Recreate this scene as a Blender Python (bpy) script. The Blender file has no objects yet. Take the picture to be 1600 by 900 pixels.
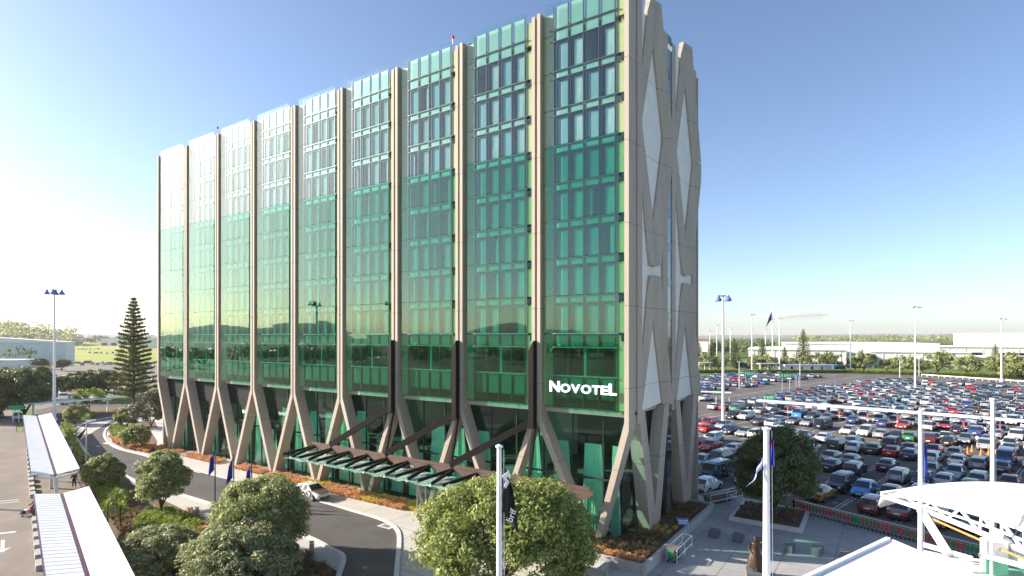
import bpy, bmesh, math, random
import numpy as np
from mathutils import Vector, Matrix
RND = random.Random(7)
SC = bpy.context.scene
COL = SC.collection
# ------------------------------------------------------------------ camera, world, sun, exposure
FPX, HZ, HC = 889.0, 525.0, 16.3          # focal length (px of a 1600 px frame), horizon row, eye height
cam = bpy.data.cameras.new("camera"); cam.sensor_width = 36; cam.lens = 36*FPX/1600
cam.shift_y = (HZ-450)/1600; cam.clip_start = .1; cam.clip_end = 30000
camo = bpy.data.objects.new("camera", cam); COL.objects.link(camo)
camo.location = (0, 0, HC); camo.rotation_euler = (math.radians(90), 0, 0); SC.camera = camo
SUN_AZ = Vector((-1, .15)).normalized(); SUN_EL = math.radians(23)
W = bpy.data.worlds.new("World"); SC.world = W; W.use_nodes = True
wn = W.node_tree; bg = wn.nodes["Background"]
sky = wn.nodes.new("ShaderNodeTexSky"); sky.sky_type = 'NISHITA'; sky.sun_disc = False
sky.sun_elevation = SUN_EL; sky.sun_rotation = math.atan2(SUN_AZ.x, SUN_AZ.y)
sky.air_density = .75; sky.dust_density = .85; sky.ozone_density = 1.7; sky.altitude = 20
wn.links.new(sky.outputs[0], bg.inputs[0]); bg.inputs[1].default_value = .105
sl = bpy.data.lights.new("sun", 'SUN'); sl.energy = 5.0; sl.angle = math.radians(.5); sl.color = (1, .9, .78)
slo = bpy.data.objects.new("sun", sl); COL.objects.link(slo)
sd = Vector((SUN_AZ.x*math.cos(SUN_EL), SUN_AZ.y*math.cos(SUN_EL), math.sin(SUN_EL)))
slo.rotation_euler = sd.to_track_quat('Z', 'Y').to_euler(); slo.location = sd*80
SC.view_settings.view_transform = 'Standard'; SC.view_settings.look = 'None'
SC.view_settings.exposure = 1.27; SC.view_settings.gamma = 1
SC.cycles.max_bounces = 8; SC.cycles.transparent_max_bounces = 20; SC.cycles.glossy_bounces = 4
SC.cycles.diffuse_bounces = 3; SC.cycles.sample_clamp_indirect = 6; SC.cycles.caustics_reflective = False
# ------------------------------------------------------------------ helpers
def G(px, py, z=0.):
    """point of the horizontal plane z that the photograph shows at pixel (px, py)"""
    y = FPX*(HC-z)/(py-HZ); return Vector(((px-800)/FPX*y, y, z))
def nt(m): return m.node_tree.nodes, m.node_tree.links
MATS = {}
def mat(name, col, rough=.6, var=.14, scale=1.5, bump=0., bscale=30., metal=0., spec=.4, coat=0., streak=False):
    if name in MATS: return MATS[name]
    m = bpy.data.materials.new(name); m.use_nodes = True; n, l = nt(m); p = n["Principled BSDF"]
    p.inputs["Roughness"].default_value = rough; p.inputs["Metallic"].default_value = metal
    p.inputs["Specular IOR Level"].default_value = spec; p.inputs["Coat Weight"].default_value = coat
    tc = n.new("ShaderNodeTexCoord"); src = tc.outputs["Object"]
    if streak:
        mp = n.new("ShaderNodeMapping"); mp.inputs["Scale"].default_value = (1, 1, .12); l.new(src, mp.inputs[0]); src = mp.outputs[0]
    nz = n.new("ShaderNodeTexNoise"); nz.inputs["Scale"].default_value = scale; nz.inputs["Detail"].default_value = 7
    nz.inputs["Roughness"].default_value = .65; l.new(src, nz.inputs["Vector"])
    rp = n.new("ShaderNodeValToRGB"); e = rp.color_ramp.elements
    e[0].position = .3; e[1].position = .7
    e[0].color = tuple(c*(1-var) for c in col)+(1,); e[1].color = tuple(min(1, c*(1+var)) for c in col)+(1,)
    l.new(nz.outputs[0], rp.inputs[0]); l.new(rp.outputs[0], p.inputs["Base Color"])
    if name.startswith("precast"):
        sp = n.new("ShaderNodeSeparateXYZ"); l.new(tc.outputs["Object"], sp.inputs[0])
        md = n.new("ShaderNodeMath"); md.operation = 'FRACT'; dv = n.new("ShaderNodeMath"); dv.operation = 'DIVIDE'; dv.inputs[1].default_value = 6.18
        l.new(sp.outputs[2], dv.inputs[0]); l.new(dv.outputs[0], md.inputs[0])
        lt = n.new("ShaderNodeMath"); lt.operation = 'LESS_THAN'; lt.inputs[1].default_value = .008; l.new(md.outputs[0], lt.inputs[0])
        mx = n.new("ShaderNodeMix"); mx.data_type = 'RGBA'; l.new(lt.outputs[0], mx.inputs[0]); l.new(rp.outputs[0], mx.inputs[6]); mx.inputs[7].default_value = tuple(c*.5 for c in col)+(1,)
        l.new(mx.outputs[2], p.inputs["Base Color"])
    if bump:
        b2 = n.new("ShaderNodeTexNoise"); b2.inputs["Scale"].default_value = bscale; b2.inputs["Detail"].default_value = 4
        l.new(tc.outputs["Object"], b2.inputs["Vector"])
        b = n.new("ShaderNodeBump"); b.inputs["Strength"].default_value = bump; b.inputs["Distance"].default_value = .02
        l.new(b2.outputs[0], b.inputs["Height"]); l.new(b.outputs[0], p.inputs["Normal"])
    MATS[name] = m; return m
def glass(name, tint, ior, wave=0.):
    m = bpy.data.materials.new(name); m.use_nodes = True; n, l = nt(m); n.remove(n["Principled BSDF"])
    t = n.new("ShaderNodeBsdfTransparent"); t.inputs[0].default_value = tint+(1,)
    g = n.new("ShaderNodeBsdfGlossy"); g.inputs["Roughness"].default_value = 0.; g.inputs[0].default_value = (1, 1, 1, 1)
    lw = n.new("ShaderNodeLayerWeight"); lw.inputs[0].default_value = .5
    pw_ = n.new("ShaderNodeMath"); pw_.operation = 'POWER'; pw_.inputs[1].default_value = 5; l.new(lw.outputs["Facing"], pw_.inputs[0])
    f = n.new("ShaderNodeMapRange"); f.inputs["To Min"].default_value = ior; f.inputs["To Max"].default_value = 1; l.new(pw_.outputs[0], f.inputs[0])
    x = n.new("ShaderNodeMixShader"); l.new(f.outputs[0], x.inputs[0]); l.new(t.outputs[0], x.inputs[1]); l.new(g.outputs[0], x.inputs[2])
    l.new(x.outputs[0], n["Material Output"].inputs[0])
    if wave:
        tc = n.new("ShaderNodeTexCoord"); nz = n.new("ShaderNodeTexNoise"); nz.inputs["Scale"].default_value = .45; nz.inputs["Detail"].default_value = 1
        l.new(tc.outputs["Object"], nz.inputs["Vector"])
        b = n.new("ShaderNodeBump"); b.inputs["Strength"].default_value = 1; b.inputs["Distance"].default_value = wave
        l.new(nz.outputs[0], b.inputs["Height"]); l.new(b.outputs[0], g.inputs["Normal"])
    MATS[name] = m; return m
def leafmat(name, cols, trans=.25, rough=.45):
    m = bpy.data.materials.new(name); m.use_nodes = True; n, l = nt(m); p = n["Principled BSDF"]
    geo = n.new("ShaderNodeNewGeometry"); rp = n.new("ShaderNodeValToRGB"); e = rp.color_ramp.elements
    while len(e) < len(cols): e.new(.5)
    for i, c in enumerate(cols): e[i].position = i/max(1, len(cols)-1); e[i].color = tuple(c)+(1,)
    l.new(geo.outputs["Random Per Island"], rp.inputs[0]); l.new(rp.outputs[0], p.inputs["Base Color"])
    p.inputs["Roughness"].default_value = rough; p.inputs["Specular IOR Level"].default_value = .35
    tr = n.new("ShaderNodeBsdfTranslucent"); l.new(rp.outputs[0], tr.inputs[0])
    x = n.new("ShaderNodeMixShader"); x.inputs[0].default_value = trans
    l.new(p.outputs[0], x.inputs[1]); l.new(tr.outputs[0], x.inputs[2]); l.new(x.outputs[0], n["Material Output"].inputs[0])
    MATS[name] = m; return m
def emat(name, col, strength):
    m = bpy.data.materials.new(name); m.use_nodes = True; n, l = nt(m); p = n["Principled BSDF"]
    p.inputs["Base Color"].default_value = col+(1,); p.inputs["Emission Color"].default_value = col+(1,)
    p.inputs["Emission Strength"].default_value = strength; MATS[name] = m; return m
class MB:
    def __init__(s): s.v = []; s.f = []; s.m = []
    def add(s, vs, fs, mi=0):
        o = len(s.v); s.v += [tuple(v) for v in vs]; s.f += [tuple(i+o for i in f) for f in fs]; s.m += [mi]*len(fs); return s
    def box(s, x0, x1, y0, y1, z0, z1, mi=0):
        return s.add([(x0,y0,z0),(x1,y0,z0),(x1,y1,z0),(x0,y1,z0),(x0,y0,z1),(x1,y0,z1),(x1,y1,z1),(x0,y1,z1)],
                     [(0,3,2,1),(4,5,6,7),(0,1,5,4),(1,2,6,5),(2,3,7,6),(3,0,4,7)], mi)
    def prism(s, pts, a, b, axis='z', mi=0):
        n = len(pts)
        f = {'z': lambda p, h: (p[0], p[1], h), 'y': lambda p, h: (p[0], h, p[1]), 'x': lambda p, h: (h, p[0], p[1])}[axis]
        return s.add([f(p, a) for p in pts]+[f(p, b) for p in pts],
                     [tuple(range(n))[::-1], tuple(range(n, 2*n))]+[(i, (i+1) % n, n+(i+1) % n, n+i) for i in range(n)], mi)
    def slab(s, pts, t, mi=0):
        """closed plate of thickness t below a planar or bent polygon of 3-D points"""
        n = len(pts); pts = [Vector(p) for p in pts]
        return s.add(pts+[p-Vector((0, 0, t)) for p in pts],
                     [tuple(range(n)), tuple(range(n, 2*n))[::-1]]+[(i, n+i, n+(i+1) % n, (i+1) % n) for i in range(n)], mi)
    def bar(s, p0, p1, w, h, mi=0):
        p0, p1 = Vector(p0), Vector(p1); d = (p1-p0).normalized()
        sx = d.cross(Vector((0, 0, 1)))
        sx = Vector((1, 0, 0)) if sx.length < 1e-4 else sx.normalized()
        up = sx.cross(d).normalized(); a, b = sx*w/2, up*h/2
        vs = [p+q for p in (p0, p1) for q in (-a-b, a-b, a+b, -a+b)]
        return s.add(vs, [(0,1,2,3),(7,6,5,4),(0,4,5,1),(1,5,6,2),(2,6,7,3),(3,7,4,0)], mi)
    def tube(s, p0, p1, r0, r1=None, n=8, mi=0):
        r1 = r0 if r1 is None else r1; p0, p1 = Vector(p0), Vector(p1); d = (p1-p0).normalized()
        a = d.orthogonal().normalized(); b = d.cross(a); vs = []
        for p, r in ((p0, r0), (p1, r1)):
            vs += [p+(a*math.cos(2*math.pi*i/n)+b*math.sin(2*math.pi*i/n))*r for i in range(n)]
        return s.add(vs, [(i, (i+1) % n, n+(i+1) % n, n+i) for i in range(n)]+[tuple(range(n))[::-1], tuple(range(n, 2*n))], mi)
    def lathe(s, prof, c=(0, 0, 0), n=12, mi=0):
        vs = [(c[0]+r*math.cos(2*math.pi*i/n), c[1]+r*math.sin(2*math.pi*i/n), c[2]+z) for r, z in prof for i in range(n)]
        fs = [(j*n+i, j*n+(i+1) % n, (j+1)*n+(i+1) % n, (j+1)*n+i) for j in range(len(prof)-1) for i in range(n)]
        fs += [tuple(range(n))[::-1], tuple(range((len(prof)-1)*n, len(prof)*n))]
        return s.add(vs, fs, mi)
    def xf(s, M):
        s.v = [tuple(M @ Vector(v)) for v in s.v]; return s
    def merge(s, o, mi=None, M=None):
        return s.add(o.v if M is None else [M @ Vector(v) for v in o.v], o.f, 0) if mi is None else s.add(o.v if M is None else [M @ Vector(v) for v in o.v], o.f, mi)
    def mesh(s, name, mats, smooth=False):
        me = bpy.data.meshes.new(name); me.from_pydata(s.v, [], s.f)
        for m in mats: me.materials.append(MATS[m] if isinstance(m, str) else m)
        me.polygons.foreach_set("material_index", s.m)
        if smooth: me.polygons.foreach_set("use_smooth", [True]*len(s.f))
        bm = bmesh.new(); bm.from_mesh(me); bmesh.ops.recalc_face_normals(bm, faces=bm.faces); bm.to_mesh(me); bm.free()
        me.update(); return me
    def build(s, name, mats, parent=None, loc=None, smooth=False):
        return link(s.mesh(name, mats if isinstance(mats, (list, tuple)) else [mats], smooth), name, parent, loc)
def link(me, name, parent=None, loc=None, rz=0., sc=None):
    o = bpy.data.objects.new(name, me); COL.objects.link(o)
    if parent: o.parent = parent
    if loc is not None: o.location = loc
    if rz: o.rotation_euler = (0, 0, rz)
    if sc is not None: o.scale = sc if hasattr(sc, '__len__') else (sc,)*3
    return o
def tag(o, label, cat, group=None, kind=None):
    o["label"] = label; o["category"] = cat
    if group: o["group"] = group
    if kind: o["kind"] = kind
    return o
def thing(name, label, cat, loc=(0, 0, 0), rz=0., group=None):
    o = bpy.data.objects.new(name, None); COL.objects.link(o); o.empty_display_size = .3
    o.location = loc; o.rotation_euler = (0, 0, rz); return tag(o, label, cat, group)
def kids(o): return list(o.children)
def copy_tree(o, loc, rz=0., label=None, color=None, parent=None):
    c = o.copy(); COL.objects.link(c); c.parent = parent
    if parent is None: c.location = loc; c.rotation_euler = (0, 0, rz)
    if label: c["label"] = label
    if color is not None: c.color = color
    for ch in o.children: copy_tree(ch, None, 0, None, color, c)
    return c
def structure(o): o["kind"] = "structure"; return o
def sheet(name, pts, z, m, kind='structure'):
    o = MB().add([(p[0], p[1], z) for p in pts], [tuple(range(len(pts)))]).build(name, m); o["kind"] = kind; return o
def smoothline(pts, k=6):
    P = [Vector((p[0], p[1], 0)) for p in pts]; out = []
    for i in range(len(P)-1):
        p0, p1, p2, p3 = P[max(0, i-1)], P[i], P[i+1], P[min(len(P)-1, i+2)]
        for j in range(k):
            t = j/k
            out.append(.5*((2*p1)+(p2-p0)*t+(2*p0-5*p1+4*p2-p3)*t*t+(3*p1-p0-3*p2+p3)*t**3))
    return out+[P[-1]]
def kerb(name, line, w, z0, z1, m, side=1):
    mb = MB(); L = []; R = []
    for i, p in enumerate(line):
        d = (line[min(i+1, len(line)-1)]-line[max(i-1, 0)]).normalized(); nrm = Vector((-d.y, d.x, 0))*side
        L.append(p); R.append(p+nrm*w)
    n = len(line); vs = []
    for i in range(n): vs += [(L[i].x, L[i].y, z0), (L[i].x, L[i].y, z1), (R[i].x, R[i].y, z1), (R[i].x, R[i].y, z0)]
    fs = []
    for i in range(n-1):
        a, b = 4*i, 4*i+4
        fs += [(a, b, b+1, a+1), (a+1, b+1, b+2, a+2), (a+2, b+2, b+3, a+3)]
    fs += [(0, 1, 2, 3), (4*n-1, 4*n-2, 4*n-3, 4*n-4)]
    o = mb.add(vs, fs).build(name, m); o["kind"] = "structure"; return o
def text_mesh(txt, size, ext, off=0.):
    cu = bpy.data.curves.new("lettering", 'FONT'); cu.body = txt; cu.size = size; cu.extrude = ext; cu.offset = off
    cu.align_x = 'CENTER'; cu.align_y = 'CENTER'
    o = bpy.data.objects.new("lettering", cu); COL.objects.link(o)
    me = bpy.data.meshes.new_from_object(o.evaluated_get(bpy.context.evaluated_depsgraph_get()))
    bpy.data.objects.remove(o); bpy.data.curves.remove(cu); return me
ORD = ("zeroth first second third fourth fifth sixth seventh eighth ninth tenth eleventh twelfth thirteenth fourteenth fifteenth sixteenth seventeenth eighteenth nineteenth").split()
TENS = {20: "twent", 30: "thirt", 40: "fort", 50: "fift", 60: "sixt", 70: "sevent", 80: "eight", 90: "ninet"}
def ordinal(n):
    if n < 20: return ORD[n]
    t = n//10*10
    return TENS[t]+("ieth" if n % 10 == 0 else "y-"+ORD[n % 10])
# ------------------------------------------------------------------ materials
mat("asphalt", (.125, .113, .102), .85, .3, .18, .35, 60)
mat("road_asphalt", (.088, .08, .075), .8, .32, .22, .35, 60)
mat("pale_asphalt", (.205, .172, .14), .85, .26, .14, .3, 50)
mat("paving", (.5, .47, .43), .75, .1, .35, .2, 40)
mat("plaza_concrete", (.36, .355, .345), .7, .2, .3, .2, 40)
mat("kerb_concrete", (.6, .58, .54), .75, .08, 1, .1)
mat("wall_concrete", (.4, .39, .37), .75, .14, 1.2, .25, 25, streak=True)
mat("precast", (.41, .35, .285), .7, .12, .7, .12, 90, streak=True)
mat("precast_pale", (.74, .71, .66), .7, .05, .8, .12, 90)
mat("grass", (.10, .15, .025), .9, .3, .05, .3, 8)
mat("meadow", (.085, .115, .03), .95, .45, .03)
mat("field", (.30, .32, .045), .9, .2, .02)
mat("soil", (.13, .085, .055), .95, .3, 1.5, .5, 12)
mat("white_line", (.58, .57, .54), .7, .15, 3)
mat("yellow_line", (.8, .5, .12), .7, .15, 3)
mat("white_metal", (.82, .82, .82), .35, .04, 2)
mat("roof_white", (.76, .76, .76), .45, .05, .6)
mat("maroon", (.07, .008, .022), .45, .1)
mat("steel", (.5, .5, .5), .35, .08, 3, metal=.8)
mat("dark_bronze", (.014, .011, .011), .6, .15, 2, spec=.12)
mat("copper_panel", (.15, .095, .08), .45, .18, 1.2, .05, 40, metal=.35)
mat("frame_dark", (.022, .032, .04), .4, .1)
mat("mullion", (.10, .095, .085), .4, .06, metal=.4)
mat("mullion_lit", (.5, .48, .43), .4, .06, metal=.2)  # paler copy of mullion; sunlight on the lower transoms put into its colour
mat("spandrel", (.26, .40, .33), .5, .05)
mat("spandrel_green", (.10, .24, .17), .4, .08)
mat("cream_panel", (.46, .46, .24), .5, .06)
mat("room_wall", (.5, .44, .36), .8, .06)
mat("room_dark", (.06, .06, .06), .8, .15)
mat("carpet", (.15, .12, .1), .9, .2)
mat("curtain", (.92, .92, .88), .8, .06)
mat("sheer_blind", (.3, .42, .47), .8, .06)
mat("lobby_curtain", (.86, .93, .88), .7, .08)
mat("roof_membrane", (.3, .3, .3), .8, .1)
mat("louvre_brown", (.10, .055, .04), .5, .15)
mat("tyre", (.018, .018, .018), .8, .1)
mat("rim", (.45, .45, .46), .3, .1, metal=.8)
mat("car_glass", (.02, .028, .032), .04, .05, spec=.9)
mat("trim", (.03, .03, .03), .5, .1)
mat("headlight", (.75, .77, .78), .1, .05, spec=.8)
mat("tail_red", (.45, .02, .015), .2, .05)
mat("number_plate", (.75, .75, .72), .4, .05)
mat("tower_blue", (.09, .19, .45), .4, .08)
mat("sign_green", (.0, .36, .15), .4, .05)
mat("sign_white", (.85, .85, .85), .5, .03)
mat("sign_blue", (.03, .14, .5), .4, .05)
mat("letter_white", (.92, .92, .92), .4, .02)
mat("flag_blue", (.012, .04, .33), .7, .15, 4)
mat("flag_lilac", (.3, .33, .62), .7, .15, 4)
mat("flag_black", (.012, .012, .014), .7, .2, 4)
mat("flag_red", (.45, .02, .04), .7, .1, 4)
mat("bronze", (.06, .036, .022), .5, .35, 5, .3, 20, metal=.35)
mat("bark", (.12, .085, .06), .9, .3, 6, .6, 25)
mat("bench_stone", (.13, .135, .145), .6, .15, 3, .2)
mat("trolley_red", (.55, .09, .09), .45, .12)
mat("trolley_green", (.03, .3, .10), .45, .12)
mat("warm_timber", (.34, .16, .05), .5, .25, 4)
mat("skin", (.5, .3, .21), .6, .06)
mat("warehouse_wall", (.66, .7, .74), .6, .06, .3)
mat("far_roof", (.84, .84, .82), .5, .08, .2)
mat("far_wall", (.82, .79, .72), .7, .08, .2)
mat("shed_dark", (.01, .01, .012), .95, .2)
mat("red_lamp", (.7, .01, .02), .3, .05)
mat("hill_green", (.10, .13, .07), .95, .35, .006)
mat("haze_hill", (.12, .16, .12), .95, .3, .003)
mat("bus_blue", (.03, .1, .17), .3, .1)
mat("orange_paint", (.7, .25, .05), .5, .1)
glass("glass_upper", (.82, .93, .925), .04, .0012)
glass("glass_green", (.34, .76, .66), .06, .0012)
glass("glass_lobby", (.64, .92, .81), .025, .0008)
glass("glass_clear", (.97, .985, .985), .02)
glass("glass_canopy", (.8, .92, .87), .08, .004)
m = bpy.data.materials.new("glass_frit"); m.use_nodes = True; n_, l_ = nt(m)
p_ = n_["Principled BSDF"]; p_.inputs["Base Color"].default_value = (.5, .72, .62, 1); p_.inputs["Roughness"].default_value = .12
t_ = n_.new("ShaderNodeBsdfTransparent"); t_.inputs[0].default_value = (.75, .92, .84, 1); x_ = n_.new("ShaderNodeMixShader")
nz_ = n_.new("ShaderNodeTexNoise"); nz_.inputs["Scale"].default_value = 5; tc_ = n_.new("ShaderNodeTexCoord"); l_.new(tc_.outputs["Object"], nz_.inputs["Vector"])
mr_ = n_.new("ShaderNodeMapRange"); mr_.inputs["From Min"].default_value = .35; mr_.inputs["From Max"].default_value = .65; mr_.inputs["To Min"].default_value = .25; mr_.inputs["To Max"].default_value = .8
l_.new(nz_.outputs[0], mr_.inputs[0]); l_.new(mr_.outputs[0], x_.inputs[0]); l_.new(t_.outputs[0], x_.inputs[1]); l_.new(p_.outputs[0], x_.inputs[2]); l_.new(x_.outputs[0], n_["Material Output"].inputs[0])
MATS["glass_frit"] = m
leafmat("leaf_olive", [(.14, .18, .055), (.25, .295, .09), (.38, .41, .16), (.56, .56, .31)], .45)
leafmat("leaf_bright", [(.12, .175, .035), (.22, .285, .06), (.34, .39, .11), (.5, .5, .22)], .45)
leafmat("leaf_silver", [(.15, .18, .075), (.26, .29, .12), (.39, .41, .2), (.56, .56, .36)], .45)
leafmat("leaf_dark", [(.065, .10, .035), (.135, .175, .065), (.22, .25, .10)], .4)
leafmat("leaf_pine", [(.13, .16, .05), (.22, .24, .08), (.34, .34, .13)], .15)
leafmat("leaf_grey", [(.10, .10, .06), (.16, .155, .095), (.21, .2, .13)])
leafmat("leaf_lime", [(.16, .24, .03), (.28, .36, .05), (.42, .46, .1)], .3)
leafmat("tussock", [(.5, .24, .09), (.72, .38, .18), (.85, .55, .3)], .3, .7)
leafmat("tussock_yellow", [(.55, .38, .06), (.8, .58, .12), (.6, .52, .14)], .3, .7)
leafmat("tussock_brown", [(.17, .11, .055), (.27, .18, .085), (.38, .25, .12)], .3, .7)
m = bpy.data.materials.new("car_paint"); m.use_nodes = True; n_, l_ = nt(m)
oi = n_.new("ShaderNodeObjectInfo"); l_.new(oi.outputs["Color"], n_["Principled BSDF"].inputs["Base Color"])
n_["Principled BSDF"].inputs["Roughness"].default_value = .3; n_["Principled BSDF"].inputs["Metallic"].default_value = .15
n_["Principled BSDF"].inputs["Coat Weight"].default_value = .7; n_["Principled BSDF"].inputs["Coat Roughness"].default_value = .05
MATS["car_paint"] = m
m = bpy.data.materials.new("cloth"); m.use_nodes = True; n_, l_ = nt(m)
oi = n_.new("ShaderNodeObjectInfo"); l_.new(oi.outputs["Color"], n_["Principled BSDF"].inputs["Base Color"])
n_["Principled BSDF"].inputs["Roughness"].default_value = .85; MATS["cloth"] = m
# ------------------------------------------------------------------ setting: ground, roads, paving
def lawn_ring(name, r, z, m):
    o = MB().add([(r*math.cos(a*math.pi/24), r*math.sin(a*math.pi/24), z) for a in range(48)], [tuple(range(48))]).build(name, m)
    o["kind"] = "structure"; return o
lawn_ring("ground", 9000, -.04, "grass")
RV, BV = Vector((.682, -.731, 0)), Vector((.731, .682, 0))     # car park: along the rows, along the bays
def CP(r, b, z=0.): return RV*r+BV*b+Vector((0, 0, z))
sheet("car_park", [CP(-112, 57.3), CP(150, 57.3), CP(150, 300), CP(-112, 290)], .004, "asphalt")
sheet("plaza", [(10.6, 71.2), (82.2, -5.5), (60, -40), (-6, -40), (-6, 33), (5, 37)], 0., "plaza_concrete")
outer = [G(*p) for p in ((262,644),(226,649),(180,652),(140,660),(122,669),(118,678),(126,692),(138,708),(147,720),(168,731),(189,738),(216,752),(286,773),(338,789),(400,809),(466,832),(496,844),(518,856),(537,866),(541,875),(538,888),(532,905),(515,950),(490,1050))]
inner = [G(*p) for p in ((270,648),(240,652),(205,655),(180,661),(166,669),(161,678),(163,686),(172,696),(190,704),(226,713),(292,732),(338,745),(372,753),(440,769),(510,788),(550,800),(590,812),(610,822),(619,833),(620,850),(618,872),(615,905),(612,950),(608,1050))]
outer = smoothline(outer, 4); inner = smoothline(inner, 4)
OX, OY, TH = 8.787, 42.256, math.radians(34.241)
HR = Matrix.Translation((OX, OY, 0)) @ Matrix.Rotation(-TH, 4, 'Z')
def HL(x, y, z=0.): return HR @ Vector((x, y, z))               # hotel frame: x along the front to the near corner, y into the depth
sheet("forecourt", [p for p in inner[4:]]+[Vector((-5.9, 10, 0)), Vector((-5.9, 33, 0)), HL(2.1, -2.8), HL(2.1, 4), HL(-76, 4), G(262, 640)], .012, "paving")
road = sheet("driveway_road", outer+inner[::-1], .022, "road_asphalt")
kerb("outer_kerb", outer, .35, -.02, .12, "kerb_concrete", 1 if (outer[5]-outer[4]).cross(inner[5]-outer[4]).z < 0 else -1)
kerb("inner_kerb", inner, .35, -.02, .10, "kerb_concrete", -1 if (inner[5]-inner[4]).cross(outer[5]-inner[4]).z > 0 else 1)
LD, LN = Vector((-.66, .751, 0)), Vector((.751, .66, 0))        # line of the covered walkway, and its right hand side
LO = Vector((-23.5, 31.5, 0))
def WL(t, o, z=0.): return LO+LD*t+LN*o+Vector((0, 0, z))
sheet("terminal_road", [WL(-60, -2.6), WL(150, -2.6), WL(150, -46), WL(-60, -46)], .004, "pale_asphalt")
sheet("walkway_deck", [WL(-60, -2.6), WL(88, -2.6), WL(88, 2.4), WL(-60, 2.4)], .05, "pale_asphalt")
path_low = [G(*p) for p in ((205,757),(240,775),(266,787),(330,818),(400,843),(456,860),(526,892),(520,960))]
sheet("garden_bed", [WL(-20, 2.4), WL(60, 2.4)]+[p for p in outer[16:76]]+[G(505, 1000)], .008, "soil")
kp = [p for p in outer if p.y < G(200, 742).y and p.y > G(500, 960).y]
sheet("footpath", kp+path_low[::-1], .03, "paving")
sheet("footpath", [WL(60, 3), WL(66, 3), G(178, 655), G(140, 662), G(122, 668)], .03, "paving")
sheet("far_car_park", [G(20, 573), G(250, 568.5), G(262, 590), G(240, 604), G(60, 640), G(20, 640)], .004, "pale_asphalt")
sheet("field", [G(100, 531), G(262, 531), G(262, 568.5), G(100, 571)], .0, "field")
sheet("field", [Vector(p) for p in ((-110, 60, 0), (-900, 200, 0), (-900, -500, 0), (-80, -300, 0), (-66, -40, 0))], -.005, "meadow")
sheet("lay_by", [WL(88, -2), WL(88, 20), G(232, 634), G(130, 628), G(60, 640)], .006, "road_asphalt")
for pts in (((118,640),(190,634),(232,640),(200,648),(150,652)), ((168,668),(185,664),(232,668),(246,690),(240,708),(196,702),(176,692)), ((190,664),(240,655),(246,668),(205,670))):
    sheet("planting_bed", [G(*p) for p in pts], .02, "soil")
def ridge(name, pts, m, depth, seed):
    r = random.Random(seed); mb = MB(); vs = []
    for x, y, h in pts:
        d = Vector((x, y, 0)).normalized()
        for f, hh in ((0, 0), (.3, .62), (.55, 1), (1, .0)):
            vs.append((x+d.x*depth*f, y+d.y*depth*f, -1+h*hh*(1+r.uniform(-.05, .05))))
    fs = [(4*i+j, 4*i+j+1, 4*i+j+5, 4*i+j+4) for i in range(len(pts)-1) for j in range(3)]
    o = mb.add(vs, fs).build(name, m, smooth=True); o["kind"] = "structure"
def hill_pts(x0, x1, Y, prof, n=60, seed=1):
    r = random.Random(seed); out = []
    for i in range(n+1):
        px = x0+(x1-x0)*i/n; k = i/n*(len(prof)-1); a = int(min(k, len(prof)-2)); t = k-a
        py = prof[a]*(1-t)+prof[a+1]*t
        out.append(((px-800)/FPX*Y, Y, HC+(HZ-py)*Y/FPX+1+r.uniform(-.5, .5)*Y/FPX))
    return out
ridge("hills", hill_pts(1040, 1800, 5200, [525,524,523,524,522.5,521.5,522.5,521,522.5,522,523,524], 90, 3), "haze_hill", 900, 2)
ridge("hills", hill_pts(-700, 330, 3600, [520,518,519,521,517,515,514,516,519,521,523,524], 60, 4), "haze_hill", 700, 5)
ridge("hill", hill_pts(-400, 130, 900, [508,505,504,503,505,508,514,523], 60, 6), "hill_green", 300, 6)
hl = []
for i in range(50):
    a = math.radians(150+i*3.2); rr = 2600; hh = 90+60*math.sin(i*.9)+40*math.sin(i*2.1)
    hl.append((rr*math.cos(a), rr*math.sin(a), hh*.55))
ridge("hills", hl, "haze_hill", 600, 8)
# painted markings
mk = MB()
def stripe(mb, p, q, w, z=.026, mi=0):
    d = (Vector(q)-Vector(p)).normalized(); n = Vector((-d.y, d.x, 0))*w/2; p, q = Vector(p), Vector(q)
    mb.add([(v.x, v.y, z) for v in (p-n, p+n, q+n, q-n)], [(0, 1, 2, 3)], mi)
for y in (748, 756.5, 766, 777, 820, 832, 846.7, 864, 883, 905): 
    c = G(36.5+(y-748)*.045, y); stripe(mk, c-LD*.55, c+LD*.55, .22, .012, 1)
for y in (663, 672, 682, 693, 705, 718, 733): c = G(31.8+(y-663)*.05, y); stripe(mk, c-LD*.5, c+LD*.5, .2, .012, 1)
stripe(mk, G(-40, 838), G(25, 831), .5, .012); stripe(mk, G(-40, 787), G(46, 779), .22, .012); stripe(mk, G(-40, 790.5), G(46, 782), .22, .012)
a0, a1 = G(4.5, 844), G(4, 858)
stripe(mk, a0, a1, .24, .012); d = (a1-a0).normalized(); nn = Vector((-d.y, d.x, 0))
mk.add([(v.x, v.y, .012) for v in (a1-nn*.5, a1+d*.95, a1+nn*.5)], [(0, 1, 2)])
for p, q in (((152,697),(155,698)), ((163,692),(168,694)), ((204,657),(212,656))): stripe(mk, G(*p), G(*q), .5, .03)
mk.build("road_marking", ["white_line", "yellow_line"])["kind"] = "structure"
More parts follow.
